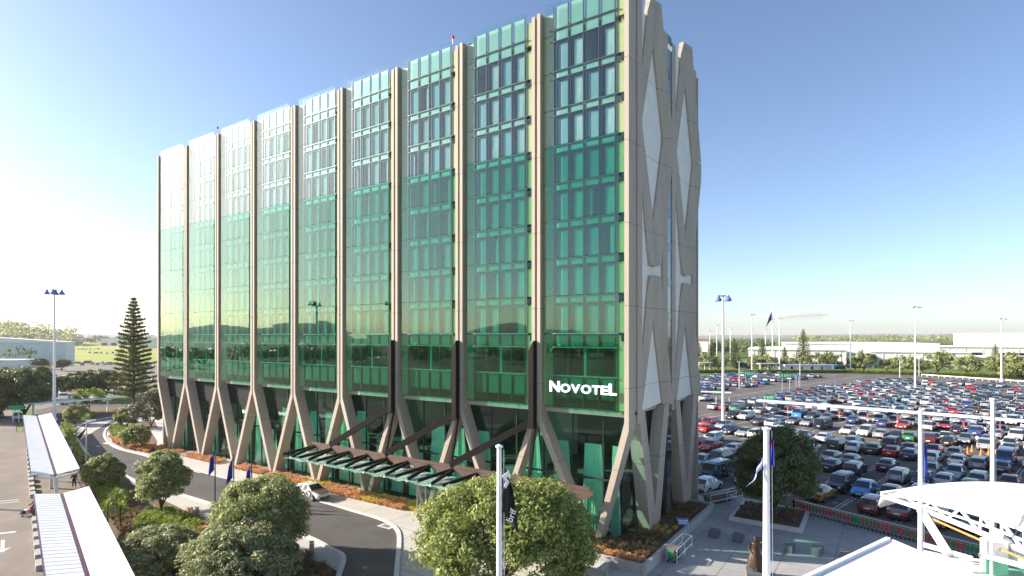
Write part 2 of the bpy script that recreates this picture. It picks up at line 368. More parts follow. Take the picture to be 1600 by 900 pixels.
# paving joints of the forecourt and plaza, cut as thin dark strips
jt = MB()
for i in range(-10, 9): stripe(jt, HL(i*8.187/2, -1.5), HL(i*8.187/2, -9.5 if i < -2 else -14), .04, .0165)
for k in range(3): stripe(jt, HL(-38, -5.2-k*3.1), HL(0, -5.2-k*3.1), .04, .0165)
for i in range(12): stripe(jt, HL(3+i*3.2, -14), HL(3+i*3.2, 20), .03, .0045)
for k in range(9): stripe(jt, HL(2.3, -13+k*3.6), HL(42, -13+k*3.6), .03, .0045)
for k in range(14): stripe(jt, WL(-6+k*6.1, -2.8), WL(-6+k*6.1, -24), .05, .0095)
for o_ in (-6.2, -11.5, -17): stripe(jt, WL(-20, o_), WL(84, o_), .05, .0098)
jt.build("paving_joints", "asphalt")["kind"] = "structure"
# ------------------------------------------------------------------ the hotel
hotel = thing("hotel_building", "tall green glass hotel slab with beige concrete fins splayed into V shaped legs", "hotel", (OX, OY, 0), -TH)
S = 8.187; NB = 9
def hb(mb, name, mats, **k): return mb.build(name, mats, hotel, **k)
def cam_dist(x, y, z): return (HL(x, y, z)-camo.location).length
class Pool:
    """pieces of one kind: the 300 nearest become parts, the rest one joined part"""
    def __init__(s, name, mats): s.n, s.mats, s.it = name, mats, []
    def put(s, x0, x1, y0, y1, z0, z1, mi=0): s.it.append((x0, x1, y0, y1, z0, z1, mi))
    def done(s, parent=None, limit=298):
        s.it.sort(key=lambda b: cam_dist(b[0], b[2], b[4])); far = MB()
        for i, b in enumerate(s.it):
            if i < limit: MB().box(*b).build(s.n, s.mats, parent or hotel)
            else: far.box(*b)
        if far.v: o = far.build(s.n, s.mats, parent or hotel); o["kind"] = "stuff"
SILL = [16.5+3.045*i for i in range(8)]
TOPF, KINK = 42.6, 9.7
for k in range(10):
    xk = -(9-k)*S
    for sgn in (-1, 1):
        if k == 9 and sgn == 1: continue
        if k == 0 and sgn == -1: continue
        if k == 9: a, b, xf = -.08, -.44, -3.1
        else: a, b, xf = xk+sgn*.1, xk+sgn*.41, xk+sgn*4.09
        if k == 8 and sgn == 1: xf = -3.1
        top = TOPF+(.12 if sgn > 0 else 0)
        pts = [(a, top), (b, top), (b, KINK+.1), (xf, -.1), (xf-(1 if xf > xk else -1)*.45, -.1), (a, KINK-.45)]
        hb(MB().prism(pts, -.1, 1.1, 'y'), "column", "precast")
    if k in (6, 7, 8):
        hb(MB().prism([(xk-.43, 8.7), (xk+.05, 8.9), (xk+.05, 15.9), (xk-.2, 15.5), (xk-.43, 15.0)], -.6, -.105, 'y'), "groove_plate", "dark_bronze")
    if k not in (0, 9): hb(MB().box(xk-.1, xk+.1, .08, .4, KINK, TOPF-.3), "groove_liner", "copper_panel")
glz = [(10.5, 13.18), (13.2, 16.5)]+[(SILL[i]+.02, SILL[i+1]) for i in range(7)]+[(SILL[7]+.02, 41.2), (41.22, 43.25)]
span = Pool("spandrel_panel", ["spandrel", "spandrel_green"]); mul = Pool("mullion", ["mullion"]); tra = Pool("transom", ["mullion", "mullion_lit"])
endp = Pool("end_panel", ["cream_panel", "frame_dark"])
# window prototype: two lights, a flat blind in the left one, a pleated curtain in the right one
ww, wh = 2.7, 2.42
def pleat(x0, x1, z0, z1, y, amp, n, seed, flare=0.):
    r = random.Random(seed); mb = MB(); cols = n*4; vs = []; rows = 5
    ph = [r.uniform(-.5, .5) for _ in range(cols+1)]
    for j in range(rows+1):
        tz = j/rows
        for i in range(cols+1):
            t = i/cols; w = (1-flare*(tz**1.5))
            vs.append((x0+(x1-x0)*(.5+(t-.5)*w), y+amp*math.sin(i*math.pi/2+ph[i])*(1-.5*tz), z0+(z1-z0)*tz))
    fs = [(j*(cols+1)+i, j*(cols+1)+i+1, (j+1)*(cols+1)+i+1, (j+1)*(cols+1)+i) for j in range(rows) for i in range(cols)]
    return mb.add(vs, fs)
wf = MB().box(0, .3, 0, .1, 0, wh).box(.3, 1.28, 0, .1, wh-.16, wh).box(.3, 1.28, 0, .1, 0, .05).box(1.28, 1.6, 0, .1, 0, wh).box(1.6, 2.64, 0, .1, wh-.16, wh).box(1.6, 2.64, 0, .1, 0, .05).box(2.64, 2.7, 0, .1, 0, wh).box(1.5, 1.56, -.03, -.002, 0, wh)
wframe_me = wf.mesh("window", ["frame_dark"])
wpane_me = MB().box(.3, 1.28, .04, .055, .05, wh-.16).box(1.6, 2.64, .04, .055, .05, wh-.16).mesh("window_pane", ["glass_clear"])
cur_me = [pleat(1.78, 2.62, .05, wh-.16, .2, .05, 7, s).mesh("curtain", ["curtain"]) for s in range(4)]+[pleat(2.2, 2.62, .05, wh-.16, .2, .05, 4, 9).mesh("curtain", ["curtain"])]
bl_me = [MB().box(.32, 1.27, .14, .15, .05, wh-.16).mesh("blind", ["sheer_blind"]), MB().box(.32, .7, .14, .15, .05, wh-.16).mesh("blind", ["sheer_blind"])]
pane_me = {}
for b in range(NB):
    xl = -(9-b)*S                                   # left pillar of the bay
    x0, x1 = xl+1.39, xl+1.39+5.4                   # window columns
    g0, g1 = xl+.9, xl+S-.91                        # outer glass skin
    for (za, zb) in glz:
        up = za > 31
        for h in range(2):
            key = (round(za, 2), up)
            wdt = (g1-g0)/2-.012
            if key not in pane_me: pane_me[key] = MB().box(0, wdt, 0, .024, 0, zb-za-.015).mesh("glass_panel", ["glass_upper" if up else "glass_green"])
            o = link(pane_me[key], "glass_panel", hotel, (g0+h*(wdt+.02), 0, za))
            o.rotation_euler = (RND.uniform(-.0028, .0028), 0, RND.uniform(-.0028, .0028))
    cw = 5.4/4
    for i in range(5): mul.put(x0+i*cw-.03, x0+i*cw+.03, .36, .44, 10.5, 43.15)
    for z in [13.1, 15.4]: tra.put(x0-.2, x1+.2, .33, .43, z-.05, z+.05, 1)
    for i in range(8):
        tra.put(x0-.3, x1+.3, .345, .43, SILL[i]-.05, SILL[i]+.03, 1 if i == 0 else 0)
        tra.put(x0-.3, x1+.3, .345, .43, SILL[i]+wh, SILL[i]+wh+.06)
    tra.put(x0-.3, x1+.3, .345, .43, 41.16, 41.24)
    for i in range(4):
        sx0, sx1 = x0+i*cw+.16, x0+(i+1)*cw-.05
        for j in range(1, 8): span.put(sx0, sx1, .47, .55, SILL[j]-.53, SILL[j]-.07)
        span.put(sx0, sx1, .47, .55, SILL[7]+wh+.1, 41.12); span.put(sx0, sx1, .47, .55, 41.3, 43.1)
        span.put(sx0, sx1, .47, .55, 15.5, 16.4, 1); span.put(sx0+.04, sx1-.06, .47, .55, 11.35, 13.0, 1)
    for i in range(8):
        for h in range(2):
            w = link(wframe_me, "window", hotel, (x0+h*2.7, .46, SILL[i]+.02))
            link(wpane_me, "window_pane", w)
            r = RND.random()
            link(cur_me[4] if r < .14 else cur_me[RND.randrange(4)], "curtain", w)
            if RND.random() > .08: link(bl_me[0 if RND.random() < .85 else 1], "blind", w)
    # end panels beside the window columns and the dark walkway brackets
    for i in range(8):
        endp.put(x1+.06, xl+S-.42, .5, .58, SILL[i]+.05, SILL[i]+wh)
        endp.put(x1+.5, xl+S-.42, .4, .58, SILL[i]-.6, SILL[i]-.02, 1)
        endp.put(xl+.42, x0-.06, .5, .58, SILL[i]+.02, SILL[i]+3.0)
    endp.put(x1+.06, xl+S-.42, .5, .58, 10.6, 16.4); endp.put(xl+.42, x0-.06, .5, .58, 10.6, 16.4); endp.put(x1+.06, xl+S-.42, .5, .58, 40.7, 42.6); endp.put(xl+.42, x0-.06, .5, .58, 40.9, 42.6)
    # lower restaurant and lobby levels
    lw = S/3
    for i in range(3):
        for (za, zb) in ((.05, 4.95), (5.05, 10.3)):
            lx = xl+i*lw
            ly = 1.15
            if b < 3 and za > 5 and i != 2:
                hb(MB().box(lx+.04, lx+lw-.04, 1.1, 1.14, 7.4, 10.3), "louvre_panel", "shed_dark"); zb = 7.35
            o = hb(MB().box(lx+.04, lx+lw-.04 if b < 8 or i < 2 else -1.24, ly, ly+.024, za, zb), "lobby_pane", "glass_lobby")
        hb(MB().box(xl+i*lw-.04, xl+i*lw+.04, ly-.06, ly+.1, 0, 10.45), "lobby_mullion", "frame_dark")
    hb(MB().box(xl+.06, xl+S-(.06 if b < 8 else 1.3), ly-.08, ly+.1, 4.93, 5.07), "lobby_transom", "frame_dark")
    hb(MB().box(xl, xl+S, 1.12, 1.6, 10.3, 10.52), "soffit_edge", "frame_dark")
    for i, (f, c0, c1) in enumerate(((.5, .2, 2.5), (.25, 3.2, 5.1), (.55, 5.6, 7.8))):
        if b < 2 and i != 1: continue
        c1 = min(c1, 6.5) if b == 8 else c1
        hb(pleat(xl+c0+RND.uniform(-.2, .2), xl+c1+RND.uniform(-.2, .2), .3, RND.choice((4.8, 7.6, 8.2)), 1.75+.05*i, .1, 8, b*7+i, f*.9), "lobby_curtain", "lobby_curtain")
for p in (span, mul, tra, endp): p.done()
# structure inside: slabs, party walls, corridor wall, roof
for z in [0.02, 5.0]: hb(MB().box(-NB*S+.3, -1.3, 1.3 if z < 1 else 3.2, 16.6, z-.02 if z < 1 else z-.35, z+.02), "floor_slab", "carpet")
for z in [10.5, 13.0]+[s-.1 for s in SILL]+[41.1]: hb(MB().box(-NB*S+.2, -.75, .66, 16.6, z-.4, z), "floor_slab", "precast")
pw = MB()
for i in range(19): pw.box(-i*S/2-.1-(.95 if i == 0 else 0), -i*S/2+.1-(.95 if i == 0 else 0), .7, 6., 13.05, 40.65)
hb(pw, "party_walls", "room_wall"); hb(MB().box(-NB*S+.2, -.8, 6, 6.2, 10.6, 40.6), "corridor_wall", "room_wall")
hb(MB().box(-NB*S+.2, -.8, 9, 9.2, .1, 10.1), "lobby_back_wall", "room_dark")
for x in (-9.2, -26, -42.5, -59): hb(MB().box(x-.1, x+.1, 2.4, 9, .1, 10.1), "sun_stop_wall", "room_wall")  # cross walls added to stop sun passing through the lobby to the end glass
hb(MB().box(-NB*S-.1, -NB*S+.15, .7, 16.8, 0, 42), "end_wall", "precast"); hb(MB().box(-NB*S, -.7, 16.62, 16.9, 0, 42), "rear_wall", "precast")
hb(MB().box(-NB*S+.16, -.7, .7, 16.6, 41.11, 41.4), "roof", "roof_membrane")
pl = hb(MB().box(-NB*S+4, -5, 3.5, 14, 41.42, 43.4), "plant_screen", "louvre_brown")
for i in range(7): MB().box(-NB*S+3.95, -4.95, 3.4, 3.49, 41.6+i*.27, 41.75+i*.27).build("louvre_blade", "louvre_brown", pl)
for x in (-17.3, -57.6):
    w = hb(MB().tube((x, .2, 43.1), (x, .2, 43.6), .05).lathe([(.02, 0), (.13, .03), (.15, .17), (.08, .28), (0.01, .31)], (x, .2, 43.55), 10, 1), "warning_lamp", ["steel", "red_lamp"])
hb(MB().tube((-37, 4, 43.3), (-37, 4, 46.6), .05, .02), "antenna", "steel")
for b in range(2, 9):
    hb(MB().box(-b*S-.5, -b*S+.6, .9, 1.2, 41.4, 43.0), "louvre_panel", "louvre_brown")
# ---- end facade (x = XE plane, y is depth)
XE = -.3
def eb(mb, name, m, dx=0.): return hb(mb.xf(Matrix.Translation((XE+dx, .75, 0))), name, m)
eb(MB().box(-.25, .2, -.5, .6, 9.6, 42.5), "rib", "precast"); eb(MB().box(-.25, .34, .6, 1.55, 9.6, 42.4), "rib", "precast")
eb(MB().prism([(6.95, 42.6), (8.1, 42.6), (8.1, 9.7), (7.4, 9.7), (6.95, 12)], -.25, .1, 'x'), "rib", "precast")
eb(MB().prism([(9.12, 42.4), (10.1, 42.4), (10.1, 9.7), (9.12, 9.7)], -.25, .14, 'x'), "rib", "precast")
eb(MB().prism([(15.45, 42.6), (16.6, 42.6), (16.6, 9.7), (15.9, 9.7), (15.45, 12)], -.25, .1, 'x'), "rib", "precast")
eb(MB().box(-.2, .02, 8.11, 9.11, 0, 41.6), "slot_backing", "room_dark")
for i in range(13):
    z0 = 3.2+i*3.04; eb(MB().box(.05, .09, 8.12, 9.1, z0, z0+2.3), "slot_window", "glass_upper"); eb(MB().box(.04, .1, 8.12, 9.1, z0+2.32, z0+3.02), "slot_window", "car_glass")
def face_panel(name, pts, xo, xb, m):
    n = len(pts); xo = xo if hasattr(xo, '__len__') else [xo]*n
    return eb(MB().add([(x, p[0], p[1]) for x, p in zip(xo, pts)]+[(xb, p[0], p[1]) for p in pts],
              [tuple(range(n)), tuple(range(n, 2*n))[::-1]]+[(i, (i+1) % n, n+(i+1) % n, n+i) for i in range(n)]), name, m)
for yc, ym in ((4.6, 3.35), (13.1, 3.2)):
    face_panel("infill_panel", [(yc-ym+.1, 10.3), (yc+ym-.2, 10.6), (yc+ym-.2, 42.2), (yc-ym+.1, 42.2)], -.1, -.3, "precast_pale")
    zt, zm, zb = 43.9, 32.7, 22.0
    for s in (-1, 1):
        ow, iw = (3.1, 2.65) if s < 0 else (3.75, 2.45)
        HI, LO_ = (.03, .14) if s < 0 else (.5, .06)
        # upper diamond: straps from the peak to the side corner and back to the lower tip; then the lower half diamond
        for zs in (((zt, -1), (zm, .5, .9)), ((zb, 1), (zm, .46, .86)), ((21.3, -1), (10.4, 0, 0))):
            (z0, sg), (z1, di, do) = zs; sd2 = -sg
            if sg > 0: di, do = .46, -.9
            pi_ = [(yc, z0+sg*3.4), (yc+s*iw, z1+di)]; po = [(yc, z0), (yc+s*.75, z0+sg*.1), (yc+s*1.15, z0+sg*1.4), (yc+s*ow, z1+do)]
            P_ = pi_+po+([(yc+s*ow, z1+.86)] if sg > 0 else [])
            X_ = [LO_, LO_, .22, max(HI, .2), HI, HI]+([HI] if sg > 0 else [])
            n_p = len(P_); fs = [(0, 2, 3), (0, 3, 4), (0, 4, 5, 1)]+([(1, 5, 6)] if sg > 0 else [])
            loop = [0, 2, 3, 4, 5]+([6] if sg > 0 else [])+[1]
            fs2 = [tuple(i+n_p for i in f)[::-1] for f in fs]+[(loop[i], loop[i-1], loop[i-1]+n_p, loop[i]+n_p) for i in range(len(loop))]
            eb(MB().add([(x, p[0], p[1]) for x, p in zip(X_, P_)]+[(-.26, p[0], p[1]) for p in P_], fs+fs2), "brace", "precast")
        yt = yc+s*(ym+.15)
        eb(MB().prism([(yt, 10.6), (yt-s*1.25, 10.38), (yc, 2.2), (yc, -.1), (yc+s*.95, -.1)], -.75 if s < 0 else -.752, .25 if s < 0 else .248, 'x'), "leg", "precast")
eb(MB().prism([(16.65, 42), (16.9, 42), (16.9, 0), (16.65, 0)], -.6, .2, 'x'), "rib", "precast")
GX = -1.24
for i in range(6):
    y0 = 1.3+i*2.66
    for za, zb in ((.1, 4.95), (5.05, 10.2)): hb(MB().box(GX, GX+.02, y0+.04, y0+2.61, za, zb), "lobby_pane", "glass_clear")
    hb(MB().box(GX-.04, GX+.08, y0-.04, y0+.04, 0, 10.3), "lobby_mullion", "frame_dark")
hb(MB().box(GX-.05, GX+.09, 1.3, 17., 4.94, 5.06), "lobby_transom", "frame_dark")
hb(MB().box(GX-.5, GX+.2, 1.0, 17., -.05, .12), "base_sill", "wall_concrete")
# lobby furniture seen through the corner glass
for q, (x, y) in enumerate(((-2.4, 2.4), (-2.6, 5.4), (-8.2, 2.8))):
    t = thing("lobby_table", ("small pale round table nearest the corner lobby glass", "small pale round table behind the end lobby glass", "small pale round table left of the timber counter")[q], "table", HL(x, y, .04), 0, "tables in the lobby")
    MB().lathe([(.5, .7), (.52, .73), (.5, .76)], n=14).build("table_top", "sign_white", t); MB().lathe([(.28, 0), (.28, .03), (.05, .06), (.05, .7)], n=10).build("pedestal", "steel", t)
ct = thing("reception_counter", "slatted timber counter behind the corner lobby glass beside the canopy", "counter", HL(-4.8, 2.1, .04), -TH)
for i in range(9): MB().box(-1.2+i*.27, -.97+i*.27, -.3, .3, 0, 1.05).build("timber_slat", "warm_timber", ct)
MB().box(-1.28, 1.28, -.36, .36, 1.06, 1.12).build("counter_top", "sign_white", ct)
# ---- entrance canopy
can = hb(MB().box(-35.6, -2.6, -1.42, -1.3, 4.72, 4.98), "entrance_canopy", "copper_panel", loc=(0, -.1, 0))
can["label"] = "folded copper fascia with crinkled glass awning over the entrance"
PS = S/3
for i in range(12):
    p = -35.0+i*PS; q = p+PS
    MB().prism([(p+.015, 4.7), (q-.015, 4.7), (q-.015, 4.5), (p+PS*.72, 3.95), (p+.015, 4.5)], -1.5, -1.36, 'y').build("fascia_panel", "copper_panel", can)
    MB().bar((p, -1.45, 4.58), (p-1.35, -4.35, 4.02), .16, .26).build("rafter", "dark_bronze", can)
    MB().bar((p+.1, -1.45, 4.55), (p+.15, -4.3, 3.98), .16, .26).build("rafter", "dark_bronze", can)
    for (x0, x1, za, zb) in ((p-1.0, p+.1, 3.95, 4.1), (p+.14, p+PS-1.02, 4.1, 3.95)):
        nx, ny = 4, 7
        vs = [(x0+(x1-x0)*a/nx, -4.5+3.*c/ny, (za+(zb-za)*a/nx)-.24+.13*c/ny+RND.uniform(-.04, .04)) for c in range(ny+1) for a in range(nx+1)]
        fs = [(c*(nx+1)+a, c*(nx+1)+a+1, (c+1)*(nx+1)+a+1, (c+1)*(nx+1)+a) for c in range(ny) for a in range(nx)]
        top = MB().add(vs, fs); k = len(vs)
        top.v += [(v[0], v[1], v[2]-.03) for v in vs]; top.f += [tuple(j+k for j in f)[::-1] for f in fs]; top.m += [0]*len(fs)
        top.build("glass_pane", "glass_frit", can)
    MB().lathe([(.02, -.08), (.11, -.02), (.11, .06), (.02, .1)], (p+.15, -4.42, 3.78), 8).build("glass_fitting", "sign_white", can)
for p in (G(652, 803), G(665, 812)):
    L = HR.inverted() @ p
    MB().tube((L.x, L.y+.1, 0), (L.x, L.y+.1, 3.85), .07).build("post", "steel", can)
for j in (3, 2, 1):
    MB().bar((-j*S-.15, -.14, 9.35), (-j*S-8.0, -1.36, 4.95), .3, .55).build("hanger_strut", "dark_bronze", can)
    MB().bar((-j*S+.02, -.16, 9.2), (-j*S+.25, -1.42, 4.95), .22, .3).build("hanger_strut", "dark_bronze", can)
# glass vestibule below the canopy
ves = thing("entrance_vestibule", "frameless clear glass entrance box under the canopy posts", "entrance", HL(-16.2, -2.2, .02), -TH)
for (x0, x1, y0, y1) in ((-1.6, 1.6, -1.6, -1.57), (-1.62, -1.6, -1.6, 2.6), (1.6, 1.62, -1.6, 2.6)): MB().box(x0, x1, y0, y1, 0, 3.1).build("glass_wall", "glass_clear", ves)
MB().box(-1.64, 1.64, -1.64, 2.6, 3.11, 3.17).build("glass_roof", "glass_clear", ves)
# ---- sign
sign = thing("hotel_sign", "white illuminated hotel name lettering high on the green glass beside the near corner", "sign", HL(-6.85, -.06, 11.82), -TH)
xs = 0.
for ch, h, w in (("N", .87, .92), ("O", .68, .86), ("V", .68, .80), ("O", .68, .86), ("T", .68, .66), ("E", .68, .58), ("L", .87, .62)):
    me = text_mesh(ch, 1., .05, .028)
    vs = np.array([v.co[:] for v in me.vertices]); lo, hi = vs.min(0), vs.max(0)
    for v in me.vertices: v.co = ((v.co.x-lo[0])/(hi[0]-lo[0])*w+xs, -v.co.z*1.-.06, (v.co.y-lo[1])/(hi[1]-lo[1])*h)
    me.materials.append(emat("sign_glow", (.95, .95, 1.), .25) if "sign_glow" not in MATS else MATS["sign_glow"])
    link(me, "letter", sign); xs += w+.085
# ------------------------------------------------------------------ cars
# station: x, belt height, top height, half width at belt, half width at top, kind of the segment that follows
def S_(L, w, rows): return [(x, hb_, ht, w*kb, w*kt, kd) for x, hb_, ht, kb, kt, kd in rows]
CARS = {
 "sedan": (4.5, .88, [(2.22,.5,.52,.80,.78,'b'),(2.14,.66,.69,.92,.86,'b'),(1.15,.84,.92,.99,.84,'ws'),(.42,.90,1.38,1,.70,'win'),(-.22,.91,1.42,1,.70,'b'),(-.32,.91,1.42,1,.70,'win'),(-1.0,.92,1.36,1,.69,'b'),(-1.12,.93,1.33,1,.69,'rw'),(-1.68,.95,1.02,.99,.8,'b'),(-2.14,.92,.97,.93,.84,'b'),(-2.24,.6,.62,.84,.8,'b')]),
 "hatchback": (4.0, .85, [(2.0,.5,.52,.80,.78,'b'),(1.92,.66,.70,.92,.86,'b'),(1.1,.86,.95,.99,.84,'ws'),(.3,.92,1.45,1,.72,'win'),(-.3,.93,1.49,1,.72,'b'),(-.4,.93,1.49,1,.72,'win'),(-1.15,.95,1.44,1,.70,'b'),(-1.35,.97,1.40,.99,.69,'rw'),(-1.88,.98,1.02,.95,.8,'b'),(-1.98,.6,.62,.88,.84,'b')]),
 "wagon": (4.7, .88, [(2.32,.5,.52,.80,.78,'b'),(2.24,.68,.71,.92,.86,'b'),(1.25,.86,.94,.99,.84,'ws'),(.5,.92,1.42,1,.71,'win'),(-.2,.93,1.47,1,.71,'b'),(-.3,.93,1.47,1,.71,'win'),(-1.15,.94,1.47,1,.71,'b'),(-1.25,.94,1.47,1,.71,'win'),(-1.9,.95,1.43,.99,.70,'rw'),(-2.24,.96,1.0,.95,.8,'b'),(-2.36,.6,.62,.88,.84,'b')]),
 "four wheel drive": (4.6, .92, [(2.3,.62,.64,.84,.82,'b'),(2.22,.86,.9,.93,.88,'b'),(1.2,1.02,1.1,.99,.86,'ws'),(.62,1.08,1.68,1,.78,'win'),(-.2,1.09,1.75,1,.78,'b'),(-.3,1.09,1.75,1,.78,'win'),(-1.15,1.1,1.75,1,.78,'b'),(-1.25,1.1,1.75,1,.78,'win'),(-1.95,1.1,1.71,.99,.77,'rw'),(-2.2,1.1,1.16,.97,.84,'b'),(-2.3,.7,.72,.92,.88,'b')]),
 "van": (4.9, .93, [(2.4,.6,.62,.86,.84,'b'),(2.34,.9,.95,.95,.9,'b'),(1.98,1.05,1.16,.98,.88,'ws'),(1.4,1.1,1.84,1,.8,'win'),(.55,1.12,1.94,1,.8,'b'),(.4,1.12,1.94,1,.8,'win'),(-1.0,1.12,1.94,1,.8,'b'),(-1.1,1.12,1.94,1,.8,'win'),(-2.2,1.12,1.9,.99,.79,'rw'),(-2.38,1.1,1.2,.98,.86,'b'),(-2.44,.6,.62,.95,.92,'b')]),
}
def car_parts(kind):
    L, w, rows = CARS[kind]; st = S_(L, w, rows); zb = .24 if kind != "four wheel drive" else .34
    body, gl = MB(), MB(); rings = []
    for x, hb_, ht, wb, wt, kd in st:
        zs = min(zb+.14, hb_-.1); zm = zs+(hb_-zs)*.55
        half = [(wb*.88, zb), (wb*.98, zs), (wb*1.0, zm), (wb*.965, hb_), (wt, max(hb_+.015, ht-.05)), (wt*.8, ht)]
        rings.append([(x, -y, z) for y, z in half]+[(x, y, z) for y, z in half[::-1]])
    n = 12
    for i in range(len(rings)-1):
        kd = st[i][5]
        for j in range(n):
            k = (j+1) % n; q = [rings[i][j], rings[i+1][j], rings[i+1][k], rings[i][k]]
            g = (kd == 'win' and j in (3, 7)) or (kd in ('ws', 'rw') and j in (4, 5, 6)) or (kd in ('ws', 'rw') and j in (3, 7) and False)
            (gl if g else body).add(q, [(0, 1, 2, 3)])
    body.add(rings[0], [tuple(range(n))]); body.add(rings[-1], [tuple(range(n))[::-1]])
    rw = .31 if kind in ("sedan", "hatchback", "wagon") else .36
    xa, xb = L*.295, -L*.285
    for x in (xa, xb):
        for s in (-1, 1): body.tube((x, s*w*.6, rw+.02), (x, s*(w*1.006), rw+.02), rw+.07, n=14, mi=1)
    f, r_ = st[0][0], st[-1][0]
    body.box(f-.12, f+.03, -w*.62, w*.62, zb+.02, zb+.2, 1).box(r_-.03, r_+.12, -w*.7, w*.7, zb+.02, zb+.2, 1)
    wheel = MB().tube((0, -.1, 0), (0, .1, 0), rw, n=16, mi=0).tube((0, -.108, 0), (0, .108, 0), rw*.62, n=12, mi=1)
    hl, tl, npz = MB(), MB(), MB()
    zl = (st[1][1]+st[0][1])/2
    hl.prism([(f-.22, .0), (f+.01, .04), (f+.01, .28), (f-.3, .3)], zl-.07, zl+.09, 'z')
    zt = st[-2][1]-.2
    tl.box(r_+.02 if kind == "sedan" else r_+.03, r_+.2, 0, .3 if kind == "sedan" else .18, zt-.1-(.1 if kind != "sedan" else 0), zt+.12)
    npz.box(-.26, .26, -.012, .012, -.07, .07)
    return dict(body=body, glass=gl, wheel=wheel, hl=hl, tl=tl, np=npz, xa=xa, xb=xb, rw=rw, w=w, f=f, r=r_, zl=zl, zt=zt, mir=(st[2][0]-.35, w*.97, st[3][1]+.05))
PROTO = {}; KL = {'four wheel drive': 'SUV'}
def near_proto(kind):
    P = car_parts(kind); d = {}
    d["body"] = P["body"].mesh("body", ["car_paint", "trim"], True); d["glass"] = P["glass"].mesh("window_glass", ["car_glass"])
    me = d["body"]
    d["wheel"] = P["wheel"].mesh("wheel", ["tyre", "rim"]); d["hl"] = P["hl"].mesh("headlight", ["headlight"]); d["tl"] = P["tl"].mesh("tail_light", ["tail_red"])
    M2 = Matrix.Scale(-1, 4, (0, 1, 0)); h2 = MB().merge(P["hl"], 0, M2); d["hl2"] = h2.mesh("headlight", ["headlight"])
    d["plate"] = MB().box(-.012, .012, -.25, .25, -.07, .07).mesh("number_plate", ["number_plate"])
    mx, my, mz = P["mir"]; d["mir"] = MB().box(-.07, .07, -.1, .1, -.07, .07).mesh("wing_mirror", ["car_paint"])
    d["P"] = P; d["handle"] = MB().box(-.1, .1, -.015, .015, -.02, .02).mesh("door_handle", ["trim"])
    return d
def far_proto(kind):
    P = car_parts(kind); mb = MB()
    mb.v = list(P["body"].v); mb.f = list(P["body"].f); mb.m = list(P["body"].m)
    mb.merge(P["glass"], 2)
    for x in (P["xa"], P["xb"]):
        for s in (-1, 1):
            mb.tube((x, s*(P["w"]-.2), P["rw"]), (x, s*(P["w"]+.01), P["rw"]), P["rw"], n=8, mi=3).tube((x, s*(P["w"]-.1), P["rw"]), (x, s*(P["w"]+.02), P["rw"]), P["rw"]*.6, n=8, mi=4)
    for s in (-1, 1):
        mb.merge(P["hl"], 5, Matrix.Translation((0, s*(P["w"]*.72-.14)-(.14 if s < 0 else .14)+.14*s, 0)))
        mb.merge(P["tl"], 6, Matrix.Translation((0, s*P["w"]*.62-.1, 0)))
    mb.box(P["f"]-.02, P["f"]+.035, -.25, .25, .42, .54, 7).box(P["r"]-.035, P["r"]+.02, -.25, .25, .62, .74, 7)
    return mb.mesh("car", ["car_paint", "trim", "car_glass", "tyre", "rim", "headlight", "tail_red", "number_plate"])
PAINT = {"white": (.72,.72,.71), "silver": (.36,.375,.39), "grey": (.2,.21,.225), "black": (.012,.012,.014), "navy": (.012,.018,.06), "blue": (.02,.07,.3), "sky blue": (.05,.27,.6),
         "red": (.5,.012,.012), "maroon": (.16,.01,.016), "dark green": (.012,.05,.035), "green": (.01,.22,.08), "gold": (.45,.24,.03), "beige": (.42,.36,.28), "teal": (.015,.07,.10), "purple": (.05,.02,.075), "pale blue": (.32,.42,.52)}
def place_car(kind, paint, pos, ang, near, label, group):
    name = kind.replace(" ", "_") if kind in ("van", "four wheel drive") else "car"
    col = tuple(PAINT[paint])+(1,)
    if not near:
        if ("f", kind) not in PROTO: PROTO["f", kind] = far_proto(kind)
        o = link(PROTO["f", kind], "parked_"+name, None, pos, ang); o.color = col
        return tag(o, label, "van" if kind == "van" else "car", group)
    if ("n", kind) not in PROTO: PROTO["n", kind] = near_proto(kind)
    d = PROTO["n", kind]; P = d["P"]
    t = thing("parked_"+name, label, "van" if kind == "van" else "car", pos, ang, group)
    def p(me, nm, loc=(0, 0, 0), ry=0):
        o = link(me, nm, t, loc); o.color = col; return o
    p(d["body"], "body"); p(d["glass"], "window_glass")
    for x in (P["xa"], P["xb"]):
        for s in (-1, 1): p(d["wheel"], "wheel", (x, s*(P["w"]-.085), P["rw"]))
    for s in (-1, 1):
        p(d["hl"] if s > 0 else d["hl2"], "headlight", (0, s*(P["w"]*.8-.28), 0))
        p(d["tl"], "tail_light", (0, s*P["w"]*.7-.12, 0)); p(d["mir"], "wing_mirror", (P["mir"][0], s*(P["mir"][1]+.08), P["mir"][2]))
    p(d["plate"], "number_plate", (P["f"]+.03, 0, .46)); p(d["plate"], "number_plate", (P["r"]-.03, 0, .66))
    return t
A_B = math.atan2(BV.y, BV.x)
ROWB = []
for i in range(13): ROWB += [61+14.6*i, 66.3+14.6*i]
FD = -1          # towards the camera
